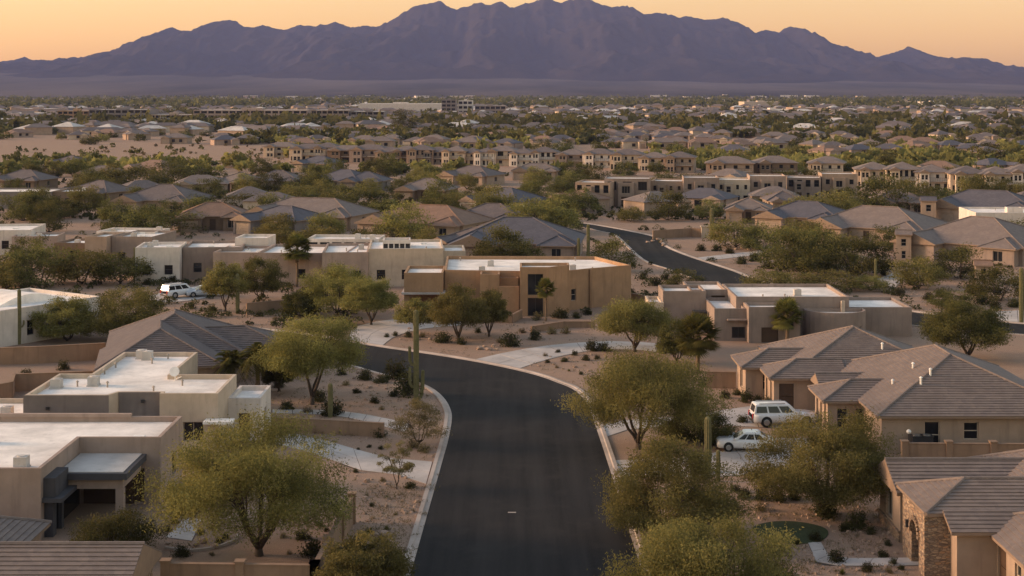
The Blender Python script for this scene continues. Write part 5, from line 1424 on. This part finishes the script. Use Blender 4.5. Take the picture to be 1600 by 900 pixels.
# ---- mid-distance trees: five grown kinds, copied tree by tree
mid_kinds = [tree_meshes(100 + s, 4.2, 5.6, 5200, .40, .15, M['leaf' if s in (0, 3) else 'leaf_d'], [.12, .06, .2, .1, .04][s], 60, 4, .16, .14, sides=5) for s in range(5)]
small_kinds = [tree_meshes(200 + s, 4.0, 4.8, 1100, .75, .34, M['leaf' if s == 1 else 'leaf_d'], .05, 34, 3, .15, .17, sides=4) for s in range(4)]
listed = [  # px, base row, width px, top row, kind, label
 (60,446,120,388,1,'wide hedge-like tree at the left before the modern cluster'),(128,444,110,386,0,'second wide tree in the leafy band before the modern cluster'),(188,444,84,396,2,'dark end tree of the leafy band near the white cube'),(10,452,70,404,0,'tree at the left picture edge below the leafy band'),
 (236,430,56,400,0,'small yellow-green tree by the thin saguaro'),(245,366,130,330,1,'big rounded green tree above the brown stepped house'),(300,333,110,304,1,'dark wide tree right of the lit cream gable'),(382,332,92,304,1,'dark tree group above the wide tan house'),
 (500,394,90,354,0,'yellow-green tree behind the lollipop palm'),(430,384,70,350,3,'low tree behind the raised clerestory roof'),(672,398,56,356,3,'bright round tree between white box and slate roof'),(600,338,76,312,3,'green tree left of the rust hip roof'),
 (560,336,100,296,1,'dark broad tree mass above the colonnade house'),(850,364,116,308,0,'large spreading tree behind the slate hip roof'),(880,362,60,330,1,'dark shoulder tree beside the large spreading tree'),(800,330,60,304,4,'dark tree behind the pale side wall'),
 (985,346,50,324,3,'round pale green tree at the far road verge'),(1043,344,66,300,1,'dark round tree in front of the taupe condo'),(1150,386,90,342,0,'round green tree beside the far road wall'),(1190,392,60,352,1,'darker tree pair behind the far road wall'),
 (1256,428,100,362,1,'dark tree before the large tan house with arches'),(1336,430,110,372,1,'broad dark mesquite in front of the tower house'),(1436,450,86,400,0,'umbrella tree by the small concrete drive at right'),(1500,436,90,388,1,'dark bushy tree before the tower-entry house'),
 (1386,336,90,276,1,'big dark round tree before the cream condos'),(1300,340,120,300,3,'wide low green tree below the flat-roofed row'),(1210,326,90,300,0,'green tree before the taupe condo block'),(1440,330,80,302,4,'tree clump under the cream condos'),
 (955,425,70,376,1,'dark tree beside the far road behind the ochre house'),(1065,450,60,420,4,'round shrub-tree at the kerb of the far road'),(1200,458,80,420,0,'yellow-green brush tree behind the taupe house'),(1290,452,120,424,3,'low yellow-green thicket above the taupe house roof'),
 (1360,454,60,430,0,'small thicket tree beside the slender saguaro'),(1560,470,90,420,1,'dark shrubby tree at right beyond the far road'),(1480,478,70,452,4,'low dark bush tree on the sand at right'),(1590,410,70,380,1,'tree at the right picture edge below the roofs'),
 (700,352,80,322,4,'olive tree behind the rust hip roof'),(900,300,70,272,4,'tree clump left of the tan condo block'),(1080,300,60,270,4,'dark tree above the flat-roofed condo row'),(628,210,44,170,4,'tall dark tree standing out before the white warehouse'),
 (672,206,30,176,4,'second tall dark tree near the grey towers'),(850,240,36,216,4,'dark tree in the gap of the long row'),(640,300,70,276,4,'dark tree below the shaded stretch of the row'),
 (214,300,110,262,1,'broad dark tree between the small brown houses at left'),(280,290,120,250,4,'largest dark tree mass before the bare lot'),(460,318,70,288,0,'tree before the grey-roofed house left of centre'),(90,340,70,312,1,'dark tree right of the long low grey house')]
for i, (px, py, w_px, top, k, lb) in enumerate(listed):
    p = P(px, py); s = S(py); plant_tree('mesquite_tree' if k in (1, 2, 4) else 'palo_verde_tree', mid_kinds[k], p, w_px / s / 8.4, (py - top) / s / 5.7, i * 1.3, lb)
    keep(p.x, p.y, w_px / s * .3)
random.seed(77)
tz = [((258, 350), (-20, 1620), 125, None), ((228, 262), (860, 1620), 40, None), ((205, 232), (-20, 1620), 50, 'dark green tree in the belt behind the long row'), ((350, 450), (-20, 1620), 20, None)]
ROADLINE = [(p.x, p.y) for p in L2 + R2 + LL + RR]
def off_road(x, y, r): return all((x - a) ** 2 + (y - b_) ** 2 > r * r for a, b_ in ROADLINE)
for (y0, y1), (x0, x1), n, lb in tz:
    t = c = 0
    while c < n and t < n * 40:
        t += 1; py = random.uniform(y0, y1); px = random.uniform(x0, x1); p = P(px, py)
        if 226 < py < 258 and px < 430: continue
        if 248 < py < 268 and 400 < px < 860: continue
        if not is_clear(p.x, p.y, 2.0) or not off_road(p.x, p.y, 6.5): continue
        if py > 350 and 900 < px < 1215: continue
        k = random.choice([1, 2, 4, 0, 3, 1, 4]); sx = random.uniform(.62, 1.15) * (1.15 if py < 262 else 1)
        o = plant_tree('mesquite_tree' if k in (1, 2, 4) else 'palo_verde_tree', mid_kinds[k] if py > 268 else small_kinds[k % 4], p, sx, sx * random.uniform(.8, 1.15), random.uniform(0, 6.28), lb, group=lb or 'trees between the houses')
        place_later(o, ['small ', '', 'large '][int(sx > .78) + int(sx > 1.0)] + TREE_LOOK[k], px, py)
        c += 1; keep(p.x, p.y, sx * 2.2)
finish_labels()
# the rest of the woods on the plain: one mass of small crowns
rg = np.random.default_rng(99)
def tree_mass(name, n, py0, py1, pw, rad, leaves, mat, seed, belts=False, lot=False):
    rg = np.random.default_rng(seed); py = py0 + (py1 - py0) * rg.random(n) ** pw; px = rg.uniform(-80, 1680, n)
    if belts:   # orchards and windbreaks: rows
        py = np.array(belts)[rg.integers(0, len(belts), n)] + rg.normal(size=n) * .8
    s = (py - HOR) / CAMH; x, y = (px - 800) / s, FP / s
    ok = np.full(n, lot) | ~((py > 226) & (py < 257) & (px < 430)); ok &= np.full(n, lot) | ~((py > 248) & (py < 268) & (px > 400) & (px < 860))
    ok &= fbm(x / 90 + 7, y / 160, 3, 41) > (.42 if not belts else .34)
    x, y = x[ok], y[ok]
    if len(FOOT) and not belts:
        ft = np.array([f_ for f_ in FOOT if f_[1] > 300])
        if len(ft):
            keepm = np.ones(len(x), bool)
            for a, b_, c in ft: keepm &= (x - a) ** 2 + (y - b_) ** 2 > (c * .8) ** 2
            x, y = x[keepm], y[keepm]
    m_ = len(x); rr_ = rad * rg.uniform(.6, 1.4, m_); hh = rr_ * rg.uniform(1.0, 1.7, m_)
    d = rg.normal(size=(m_, leaves, 3)); d /= np.linalg.norm(d, axis=2)[..., None]; q = rg.random((m_, leaves, 1)) ** .4
    c = np.stack([x[:, None] + d[..., 0] * rr_[:, None] * q[..., 0], y[:, None] + d[..., 1] * rr_[:, None] * q[..., 0], hh[:, None] * (.55 + .5 * d[..., 2] * q[..., 0])], -1).reshape(-1, 3)
    sz = np.repeat(rr_, leaves)[:, None]
    tone = np.repeat(rg.uniform(.1, .9, m_), leaves)
    V4 = leaf_quads(rg, c, 1.0, .62, 0); V4 = c[:, None, :] + (V4 - c[:, None, :]) * sz[:, None, :] * 1.15
    V4[..., 2] = np.maximum(V4[..., 2], .05)
    o = mesh_obj(name, quad_mesh(name, V4, tone, M[mat])); tag(o, kind='stuff'); return o
tree_mass('distant_woods', 8000, 160, 226, .9, 3.2, 15, 'leaf_d', 1)
tree_mass('distant_woods', 1500, 170, 230, .9, 2.6, 15, 'leaf', 11)
tree_mass('distant_woods', 11000, 148.0, 170, 1.0, 6.0, 7, 'leaf_d', 2)
tree_mass('distant_woods', 1500, 0, 0, 1, 5.0, 12, 'leaf_d', 3, [163.5, 164.5, 196, 199, 202, 206, 158])
tree_mass('distant_woods', 900, 226, 275, 1.0, 2.3, 26, 'leaf', 4)
tree_mass('distant_brush', 2600, 240, 345, .8, .7, 16, 'leaf_s', 6)
tree_mass('distant_brush', 420, 227, 262, 1.0, .8, 12, 'leaf_dry', 7, lot=True)
tree_mass('distant_brush', 160, 227, 262, 1.0, 1.3, 14, 'leaf_d', 8, lot=True)
# ================================================================== vehicles, shrubs, boulders and small things
def paint(name, c):
    m, nt, b = new_mat(name); b.inputs['Base Color'].default_value = (*c, 1); b.inputs['Roughness'].default_value = .32; b.inputs['Coat Weight'].default_value = .6
    n_ = noise(nt, 3, 4); nt.links.new(mixed(nt, ramp(nt, n_, .4, .75), c, scl(c, .86)), b.inputs['Base Color']); return m
M['car_white'] = paint('car_paint_white', (.70, .70, .72)); M['car_silver'] = paint('car_paint_silver', (.45, .47, .52))
M['tyre'] = plain('tyre_rubber', (.014, .014, .015), .9); M['rim'] = plain('wheel_rim', (.35, .35, .36), .35, .8); M['tail'] = plain('tail_lamp_red', (.35, .02, .015), .3); M['lamp'] = plain('headlamp', (.6, .6, .6), .15)

def vehicle(name, p, rz, label, kind, pm):
    r = empty(name, (p.x, p.y, .045), rz, label, kind)
    suv = name != 'sedan'; L, W_, H_ = (5.5, 1.0, 1.84) if suv else (4.6, .91, 1.46)
    zb, belt = (.34, 1.12) if suv else (.24, .92); wr = .40 if suv else .33
    st = [(-.5, .80, .0, .82), (-.485, .95, -.02, .97), (-.40, 1, -.06, 1), (-.1, 1, -.1, 1), (.12, 1, -.08, 1), (.30, .98, -.02, .94), (.45, .93, .0, .84), (.493, .82, .04, .70), (.5, .74, .08, .62)]
    rings = []
    for fx, fw, dz, fb in st:
        x, hw, z0, z1 = fx * L, W_ * fw, zb + max(0, dz), zb + (belt - zb) * fb
        rings.append([(x, -hw * .86, z0), (x, -hw, z0 + .14), (x, -hw * 1.0, z1 - .22), (x, -hw * .95, z1 - .06), (x, -hw * .84, z1), (x, hw * .84, z1), (x, hw * .95, z1 - .06), (x, hw, z1 - .22), (x, hw, z0 + .14), (x, hw * .86, z0)])
    mb = MB(); n = 10; vs = [v for q in rings for v in q]; fs = []
    for i in range(len(rings) - 1):
        for k in range(n): fs.append((i*n + k, i*n + (k+1) % n, (i+1)*n + (k+1) % n, (i+1)*n + k))
    fs += [tuple(range(n)), tuple(range(len(vs) - 1, len(vs) - n - 1, -1))]
    mb.add(vs, fs); mb.build('body', pm, r, True)
    # cabin: base rectangle on the belt, smaller roof
    if suv: xa, xb, xc, xd = -.485 * L, -.455 * L, .07 * L, .20 * L
    else: xa, xb, xc, xd = -.40 * L, -.22 * L, .04 * L, .23 * L
    h0, h1 = W_ * .90, W_ * .74; zr = H_; b0 = belt - .03
    A_ = [(xa, -h0, b0), (xd, -h0, b0), (xd, h0, b0), (xa, h0, b0)]; B_ = [(xb, -h1, zr - .05), (xc, -h1, zr - .05), (xc, h1, zr - .05), (xb, h1, zr - .05)]
    T_ = [(xb + .12, -h1 * .85, zr), (xc - .15, -h1 * .85, zr), (xc - .15, h1 * .85, zr), (xb + .12, h1 * .85, zr)]
    mb = MB(); mb.add(A_ + B_ + T_, [(i, (i+1) % 4, 4 + (i+1) % 4, 4 + i) for i in range(4)] + [(4 + i, 4 + (i+1) % 4, 8 + (i+1) % 4, 8 + i) for i in range(4)] + [(8, 9, 10, 11)]); mb.build('cabin', pm, r)
    def pane(name, q, u0, u1, v0, v1, off):
        a, b_, c, d = [Vector(v) for v in q]
        def bl(u, v): return (a.lerp(b_, u)).lerp(d.lerp(c, u), v)
        nr = (b_ - a).cross(d - a).normalized() * off; mb = MB(); mb.quad(*[bl(u, v) + nr for u, v in ((u0, v0), (u1, v0), (u1, v1), (u0, v1))]); mb.build(name, M['glass'], r)
    for q in ((A_[0], A_[1], B_[1], B_[0]), (A_[2], A_[3], B_[3], B_[2])):
        cuts = [(.04, .30), (.34, .60), (.64, .90)] if suv else [(.14, .40), (.44, .68), (.71, .90)]
        if q[0] is A_[2]: cuts = [(1 - b_, 1 - a) for a, b_ in cuts]
        for u0, u1 in cuts: pane('side_window', q, u0, u1, .12, .84, .01)
    pane('windscreen', (A_[1], A_[2], B_[2], B_[1]), .08, .92, .1, .9, .01); pane('rear_window', (A_[3], A_[0], B_[0], B_[3]), .1, .9, .15, .88, .01)
    for sx in (-.30, .31):
        for sy in (-1, 1):
            mb = MB(); x, y = sx * L, sy * (W_ - .10); prof = [(-.11, wr * .8), (-.09, wr), (.09, wr), (.11, wr * .8)]
            mb.tube([(x, y + sy * o, wr) for o, _ in prof], [q for _, q in prof], 18); wh = mb.build('wheel', M['tyre'], r)
            mb = MB(); mb.tube([(x, y + sy * .112, wr), (x, y + sy * .125, wr)], [wr * .64, wr * .56], 14); mb.build('rim', M['rim'], wh)
            mb = MB(); mb.tube([(x, sy * (W_ - .35), wr + .03), (x, sy * (W_ + .004), wr + .03)], [wr * 1.16, wr * 1.16], 18); mb.build('wheel_arch', M['tyre'], r)
    for sy in (-1, 1):
        mb = MB(); mb.box(L * .485, L * .503, sy * W_ * .62 - .16, sy * W_ * .62 + .16, belt * .60, belt * .72); mb.build('headlight', M['lamp'], r)
        mb = MB(); mb.box(-L * .508, -L * .485, sy * W_ * .72 - .1, sy * W_ * .72 + .1, belt * .62, belt * .98); mb.build('tail_light', M['tail'], r)
        mb = MB(); mb.box(xd - .25, xd - .08, sy * (W_ + .02) - .1, sy * (W_ + .02) + .1, belt, belt + .15); mb.build('mirror', pm, r)
    mb = MB(); mb.box(L * .47, L * .506, -W_ * .7, W_ * .7, zb + .02, zb + .24); mb.build('bumper', M['darkmetal'], r)
    mb = MB(); mb.box(-L * .508, -L * .47, -W_ * .82, W_ * .82, zb + .02, zb + .22); mb.build('bumper', M['darkmetal'], r)
    if suv:
        mb = MB()
        for sy in (-1, 1): mb.beam((xb + .3, sy * h1 * .86, zr + .05), (xc - .4, sy * h1 * .86, zr + .05), .05, .05)
        mb.build('roof_rack', M['rim'], r)
    return r
p = P(1224, 664); vehicle('suv', p, R(4), 'white sport utility vehicle parked against the many-hipped house', 'car', M['car_white']); keep(p.x, p.y, 3)
p = P(1166, 703); vehicle('sedan', p, R(176), 'white sedan parked nose towards the road on the lower right drive', 'car', M['car_white']); keep(p.x, p.y, 3)
p = P(283, 464); vehicle('suv', p, R(48), 'white vehicle parked on the pale drive beyond the brown hip roof', 'car', M['car_white']); keep(p.x, p.y, 3)
p = P(316, 463); vehicle('sedan', p, R(205), 'silver car half hidden by the tree beside the parked white vehicle', 'car', M['car_silver']); keep(p.x, p.y, 3)

ORD = ['first', 'second', 'third', 'fourth', 'fifth', 'sixth', 'seventh', 'eighth', 'ninth', 'tenth', 'eleventh', 'twelfth', 'thirteenth', 'fourteenth', 'fifteenth', 'sixteenth']
shrub_kinds = [(stem_mesh(s, .8, .6), shrub_mesh(300 + s, 900, .62, .85, M['leaf_s'], .13, .055)) for s in range(4)]
dry_kinds = [(stem_mesh(9 + s, .7, .6), shrub_mesh(310 + s, 500, .6, .7, M['leaf_dry'], .16, .04)) for s in range(2)]
spk_kinds = [(stem_mesh(19 + s, .3, .2, 3), shrub_mesh(320 + s, 70, .55, .6, M['leaf_p'], W=.07, spiky=True)) for s in range(2)]
def bed(where, items, group):
    """items: (px, base row, width px, kind) with kind d=dark round, y=dry, s=spiky; labels count from the left"""
    items = sorted(items); adj = {'d': 'dark rounded shrub', 'y': 'straw-coloured dry shrub', 's': 'spiky rosette plant'}; cnt = {}
    tot = {k: sum(1 for q in items if q[3] == k) for k in 'dys'}
    for i, (px, py, w_px, k) in enumerate(items):
        p = P(px, py); s = S(py); cnt[k] = cnt.get(k, 0) + 1
        ms = {'d': shrub_kinds, 'y': dry_kinds, 's': spk_kinds}[k]; ms = ms[i % len(ms)]; q = w_px / s / 1.35
        lb = f'{adj[k]} {where}' + (f', {ORD[cnt[k] - 1]} from the left' if tot[k] > 1 else '')
        plant_tree({'d': 'shrub', 'y': 'dry_shrub', 's': 'agave'}[k], ms, p, q, q * random.uniform(.8, 1.1), random.uniform(0, 6.28), lb, 'plant', group, 'foliage', 'stem'); keep(p.x, p.y, .6)
random.seed(41)
bed('inside the yard wall under the big tree', [(427,817,18,'d'),(443,840,16,'y'),(488,868,46,'d'),(472,842,30,'d'),(498,822,15,'d'),(510,830,12,'d'),(283,869,32,'d'),(430,800,14,'d'),(352,842,16,'d'),(330,868,14,'y'),(452,866,12,'y'),(525,800,16,'d')], 'yard shrubs')
bed('along the entry path of the tan house', [(273,818,18,'d'),(300,806,14,'d'),(262,830,16,'d'),(314,834,18,'d'),(342,850,20,'d'),(330,826,13,'y')], 'path shrubs')
bed('on the gravel verge outside the yard wall', [(573,776,11,'y'),(598,752,14,'y'),(605,779,12,'s'),(580,791,11,'d'),(641,762,23,'d'),(604,828,20,'s'),(577,832,27,'s'),(556,738,12,'d'),(560,703,8,'d'),(577,699,10,'d'),(595,702,12,'d'),(618,805,10,'y'),(596,846,18,'d'),(645,800,10,'y')], 'verge shrubs')
bed('below the low brown wall', [(563,676,30,'d'),(592,682,30,'d'),(463,668,30,'d'),(495,676,22,'y'),(532,678,16,'d'),(645,700,30,'y'),(664,706,28,'y'),(437,664,24,'d')], 'wall shrubs')
bed('in the planted garden of the inner bend', [(534,586,20,'d'),(570,593,30,'d'),(597,598,28,'d'),(620,592,50,'d'),(557,614,17,'d'),(541,602,18,'y'),(585,630,20,'d'),(614,619,19,'d'),(637,618,58,'d'),(498,626,34,'d'),(518,648,46,'d'),(449,640,28,'d'),(435,605,22,'d'),(660,655,22,'y'),(596,640,12,'y'),(480,645,22,'y')], 'bend garden shrubs')
bed('in the gravel bed before the ochre house', [(604,527,11,'d'),(618,525,13,'d'),(638,527,16,'d'),(692,535,32,'d'),(720,538,22,'d'),(797,541,36,'d'),(836,531,26,'d'),(815,520,18,'y'),(660,527,14,'y'),(747,520,14,'d'),(780,536,16,'y')], 'ochre house shrubs')
bed('against the side wall of the ochre house', [(876,497,32,'d'),(841,500,26,'y'),(862,522,22,'y'),(884,521,22,'y'),(900,497,20,'d'),(918,492,18,'d'),(815,488,18,'d')], 'wall foot shrubs')
bed('on the sandy corner of the upper driveway', [(852,557,11,'y'),(872,551,12,'d'),(898,555,14,'d'),(856,567,12,'d'),(882,565,15,'d'),(915,563,17,'d'),(933,561,13,'d'),(924,548,28,'d'),(943,548,28,'d'),(889,580,11,'s'),(908,585,10,'d'),(870,575,9,'y')], 'corner shrubs')
bed('at the front of the many-hipped house', [(1133,622,22,'d'),(1152,617,18,'d'),(1166,628,30,'d'),(1184,630,22,'d'),(1202,633,26,'d'),(1160,660,24,'d'),(1120,694,34,'d'),(1098,604,20,'d'),(1148,690,26,'d')], 'house front shrubs')
bed('in the dark hedge below the lower right drive', [(1165,778,34,'d'),(1190,781,34,'d'),(1216,783,34,'d'),(1240,780,30,'d'),(1150,768,24,'d')], 'drive hedge shrubs')
bed('in the sandy yard of the stone-entry house', [(1188,798,27,'y'),(1289,808,52,'d'),(1338,826,46,'d'),(1360,834,20,'d'),(1318,830,20,'d'),(1307,878,32,'d'),(1379,870,22,'d'),(1396,882,18,'d'),(1388,852,15,'d'),(1388,895,18,'y'),(1354,892,24,'d'),(1316,897,22,'s'),(1408,890,14,'d'),(1274,845,28,'d'),(1246,850,24,'s'),(1371,770,24,'d')], 'sandy yard shrubs')
bed('along the verge of the far road', [(1040,438,22,'d'),(1025,446,26,'d'),(1005,436,20,'d'),(1060,428,14,'y'),(1078,445,20,'y'),(1096,392,20,'d'),(1120,392,22,'d'),(1140,396,20,'d'),(1158,412,24,'d'),(1180,408,26,'d'),(1036,364,16,'d'),(1200,420,24,'d'),(1010,360,10,'d'),(985,462,26,'d'),(1015,468,20,'d')], 'far verge shrubs')
bed('on the sand beyond the taupe house', [(1405,462,26,'d'),(1450,468,22,'d'),(1470,464,22,'d'),(1425,445,26,'d'),(1535,476,26,'d'),(1555,482,24,'d'),(1585,480,26,'d'),(1380,430,18,'d'),(1330,445,20,'y')], 'far sand shrubs')
bed('in the yard near the parked pickups', [(250,478,18,'d'),(330,485,20,'y'),(300,482,16,'d'),(395,482,16,'d'),(405,494,16,'d'),(270,440,20,'d'),(230,445,18,'d'),(140,560,30,'d'),(40,590,24,'d'),(100,578,24,'d'),(430,500,12,'y')], 'drive yard shrubs')

rocks = [rock_mesh(s) for s in range(5)]
def stones(where, items, group):
    items = sorted(items)
    for i, (px, py, w_px) in enumerate(items):
        p = P(px, py); q = w_px / S(py) / 2
        o = mesh_obj('boulder', rocks[i % 5]); o.location = (p.x, p.y, 0); o.scale = (q, q, q * .8); o.rotation_euler = (0, 0, i * 1.7)
        tag(o, f'tan boulder {where}, {ORD[i]} from the left', 'rock', group)
stones('on the gravel verge outside the yard wall', [(574,753,13),(571,778,9),(604,757,10),(606,788,7),(600,836,15),(588,838,12),(566,757,8),(622,779,7),(634,747,8)], 'verge boulders')
stones('in the gravel bed before the ochre house', [(750,546,11),(757,542,9),(764,547,12),(771,542,10),(776,547,8),(652,531,10),(660,524,9),(672,531,8),(640,514,8)], 'ochre house boulders')
stones('in the garden of the inner bend', [(548,577,8),(560,583,9),(553,592,7),(578,606,9),(590,615,7),(604,608,8),(628,640,8),(645,648,7),(500,585,8),(598,635,7)], 'bend garden boulders')
stones('at the edge of the far road', [(1012,379,8),(1020,377,7),(1028,375,8),(1034,379,9),(1150,390,9),(1160,388,8),(1170,391,9),(1176,387,8),(1038,384,8)], 'far road boulders')
stones('on the sandy corner of the upper driveway', [(842,572,6),(866,570,6),(899,574,7),(920,580,7),(880,577,5),(860,558,5)], 'corner boulders')
stones('in the sandy yard of the stone-entry house', [(1330,866,11),(1342,862,8),(1365,866,10),(1256,856,9),(1262,868,7),(1270,878,8),(1400,865,9)], 'sandy yard boulders')
stones('beside the entry path of the tan house', [(318,848,18),(306,853,12),(336,856,14),(296,858,11),(262,850,10)], 'path boulders')
# curved garden edging in the yard of the tan house
mb = MB(); arc = [P(x, y) for x, y in ((258,858),(300,862),(340,856),(366,846),(372,838))]; arc = smooth_line(arc, 4)
for a, b_ in zip(arc[:-1], arc[1:]): mb.beam(a + Vector((0, 0, .06)), b_ + Vector((0, 0, .06)), .16, .2)
tag(mb.build('garden_edging', M['kerb']), 'curved pale stone edging in the yard of the tan house', 'edging')
# cooling units and a light behind the garden wall of the many-hipped house
for px, lb in ((1432, 'dark cooling unit standing behind the garden wall, the left one'), (1448, 'dark cooling unit standing behind the garden wall, the right one')):
    p = P(px, 712); r = empty('air_conditioner', (p.x, p.y, 0), 0, lb, 'cooling unit', 'cooling units')
    mb = MB(); mb.box(-.4, .4, -.4, .4, .08, 1.5); mb.box(-.44, .44, -.44, .44, 1.5, 1.58); mb.build('casing', M['darkmetal'], r)
    mb = MB(); mb.tube([(0, 0, 1.58), (0, 0, 1.63)], [.3, .3], 14); mb.build('fan_grille', M['rim'], r)
p = P(1420, 713); r = empty('garden_lamp', (p.x, p.y, 0), 0, 'garden lamp with white globe behind the garden wall', 'lamp')
mb = MB(); mb.tube([(0, 0, 0), (0, 0, 1.75)], [.05, .04], 8); mb.build('post', M['darkmetal'], r)
mb = MB(); mb.tube([(0, 0, 1.72), (0, 0, 1.8), (0, 0, 1.92), (0, 0, 2.02), (0, 0, 2.06)], [.07, .16, .19, .12, .03], 12); mb.build('globe', M['whitepaint'], r)
p = P(1105, 371); r = empty('entry_monument', (p.x, p.y, 0), 0, 'small white block monument beside the far road', 'monument')
mb = MB(); mb.box(-1.1, 1.1, -.4, .4, 0, 2.0); mb.build('block', M['cream'], r); mb = MB(); mb.box(-1.3, 1.3, -.5, .5, 2.0, 2.2); mb.build('cap', M['cream'], r)

# ---- loose stones and dry tufts lying over the yards near the road
rg = np.random.default_rng(61)
def scatter(n, boxes):
    out = []
    while len(out) < n:
        x0, x1, y0, y1 = boxes[rg.integers(len(boxes))]
        q = P(rg.uniform(x0, x1), rg.uniform(y0, y1))
        if inside(road_poly, q.x, q.y) or inside(far_poly, q.x, q.y) or not off_road(q.x, q.y, 1.0): continue
        if any(inside(d_, q.x, q.y) for d_ in DRIVE) or (q - P(1236, 832)).length < 2.6: continue
        if any((q.x - a) ** 2 + (q.y - b_) ** 2 < (c_ * .95) ** 2 for a, b_, c_ in BIG): continue
        out.append(q)
    return out
BIG = [f_ for f_ in FOOT if f_[2] > 4.2 and f_[1] < 420]
yard_boxes = [(260, 690, 690, 900), (420, 700, 570, 690), (560, 1100, 500, 600), (940, 1400, 660, 900), (240, 560, 470, 540), (960, 1250, 400, 470), (1380, 1600, 430, 500), (560, 690, 760, 900), (1180, 1420, 780, 900)]
mb = MB()
for q in scatter(1500, yard_boxes):
    r_ = rg.uniform(.05, .16) * (1.6 if rg.random() < .1 else 1); n = 5; a0 = rg.random() * 6.28
    base = [(q.x + math.cos(a0 + 6.2832*k/n) * r_ * rg.uniform(.7, 1.2), q.y + math.sin(a0 + 6.2832*k/n) * r_ * rg.uniform(.7, 1.2), -.01) for k in range(n)]
    top = [(q.x + (b_[0] - q.x) * .6, q.y + (b_[1] - q.y) * .6, r_ * rg.uniform(.5, 1.0)) for b_ in base]
    mb.add(base + top, [(k, (k+1) % n, n + (k+1) % n, n + k) for k in range(n)] + [tuple(range(n, 2*n))])
tag(mb.build('gravel', M['rock']), kind='stuff')
pts = scatter(1500, yard_boxes); C_ = []
for q in pts:
    k = 14; rr_ = rg.uniform(.1, .3); C_.append(np.stack([q.x + rg.normal(size=k) * rr_, q.y + rg.normal(size=k) * rr_, rg.uniform(.02, .22, k)], 1))
C_ = np.concatenate(C_); V4 = leaf_quads(rg, C_, .2, .035, -.8)
V4[..., 2] = np.maximum(V4[..., 2], .0)
tag(mesh_obj('dry_grass', quad_mesh('dry_grass', V4, rg.random(len(V4)), M['leaf_dry'])), kind='stuff')

# ---- low mixed scrub between the houses of the middle ground, too many bushes to count
C_, T_ = [], []
for q in scatter(650, [(0, 900, 345, 470), (900, 1600, 345, 500), (0, 560, 440, 520)]):
    k = 60; rr_ = rg.uniform(.35, .95); d = rg.normal(size=(k, 3)); d /= np.linalg.norm(d, axis=1)[:, None]
    C_.append(np.stack([q.x + d[:, 0] * rr_, q.y + d[:, 1] * rr_, np.abs(d[:, 2]) * rr_ * .9 + .05], 1) + rg.normal(size=(k, 3)) * .08); T_.append(np.full(k, rg.uniform(.1, .9)) + rg.normal(size=k) * .1)
C_ = np.concatenate(C_); V4 = leaf_quads(rg, C_, .34, .16, -.2); V4[..., 2] = np.maximum(V4[..., 2], .0)
tag(mesh_obj('scrub_undergrowth', quad_mesh('scrub_undergrowth', V4, np.concatenate(T_), M['leaf_s'])), kind='stuff')
# ================================================================== the air
mb = MB(); mb.box(-8950, 8950, -280, 13950, -45, 860)
hz = mb.build('haze', [])
hz.data.materials.clear()
m = bpy.data.materials.new('dusk_air'); m.use_nodes = True
m.node_tree.nodes.clear()
pv = m.node_tree.nodes.new('ShaderNodeVolumePrincipled'); mo = m.node_tree.nodes.new('ShaderNodeOutputMaterial')
pv.inputs['Color'].default_value = (.38, .46, .95, 1)
pv.inputs['Density'].default_value = 3.5e-5
pv.inputs['Anisotropy'].default_value = 0.0
m.node_tree.links.new(pv.outputs[0], mo.inputs['Volume'])
hz.data.materials.append(m)
tag(hz, kind='stuff')
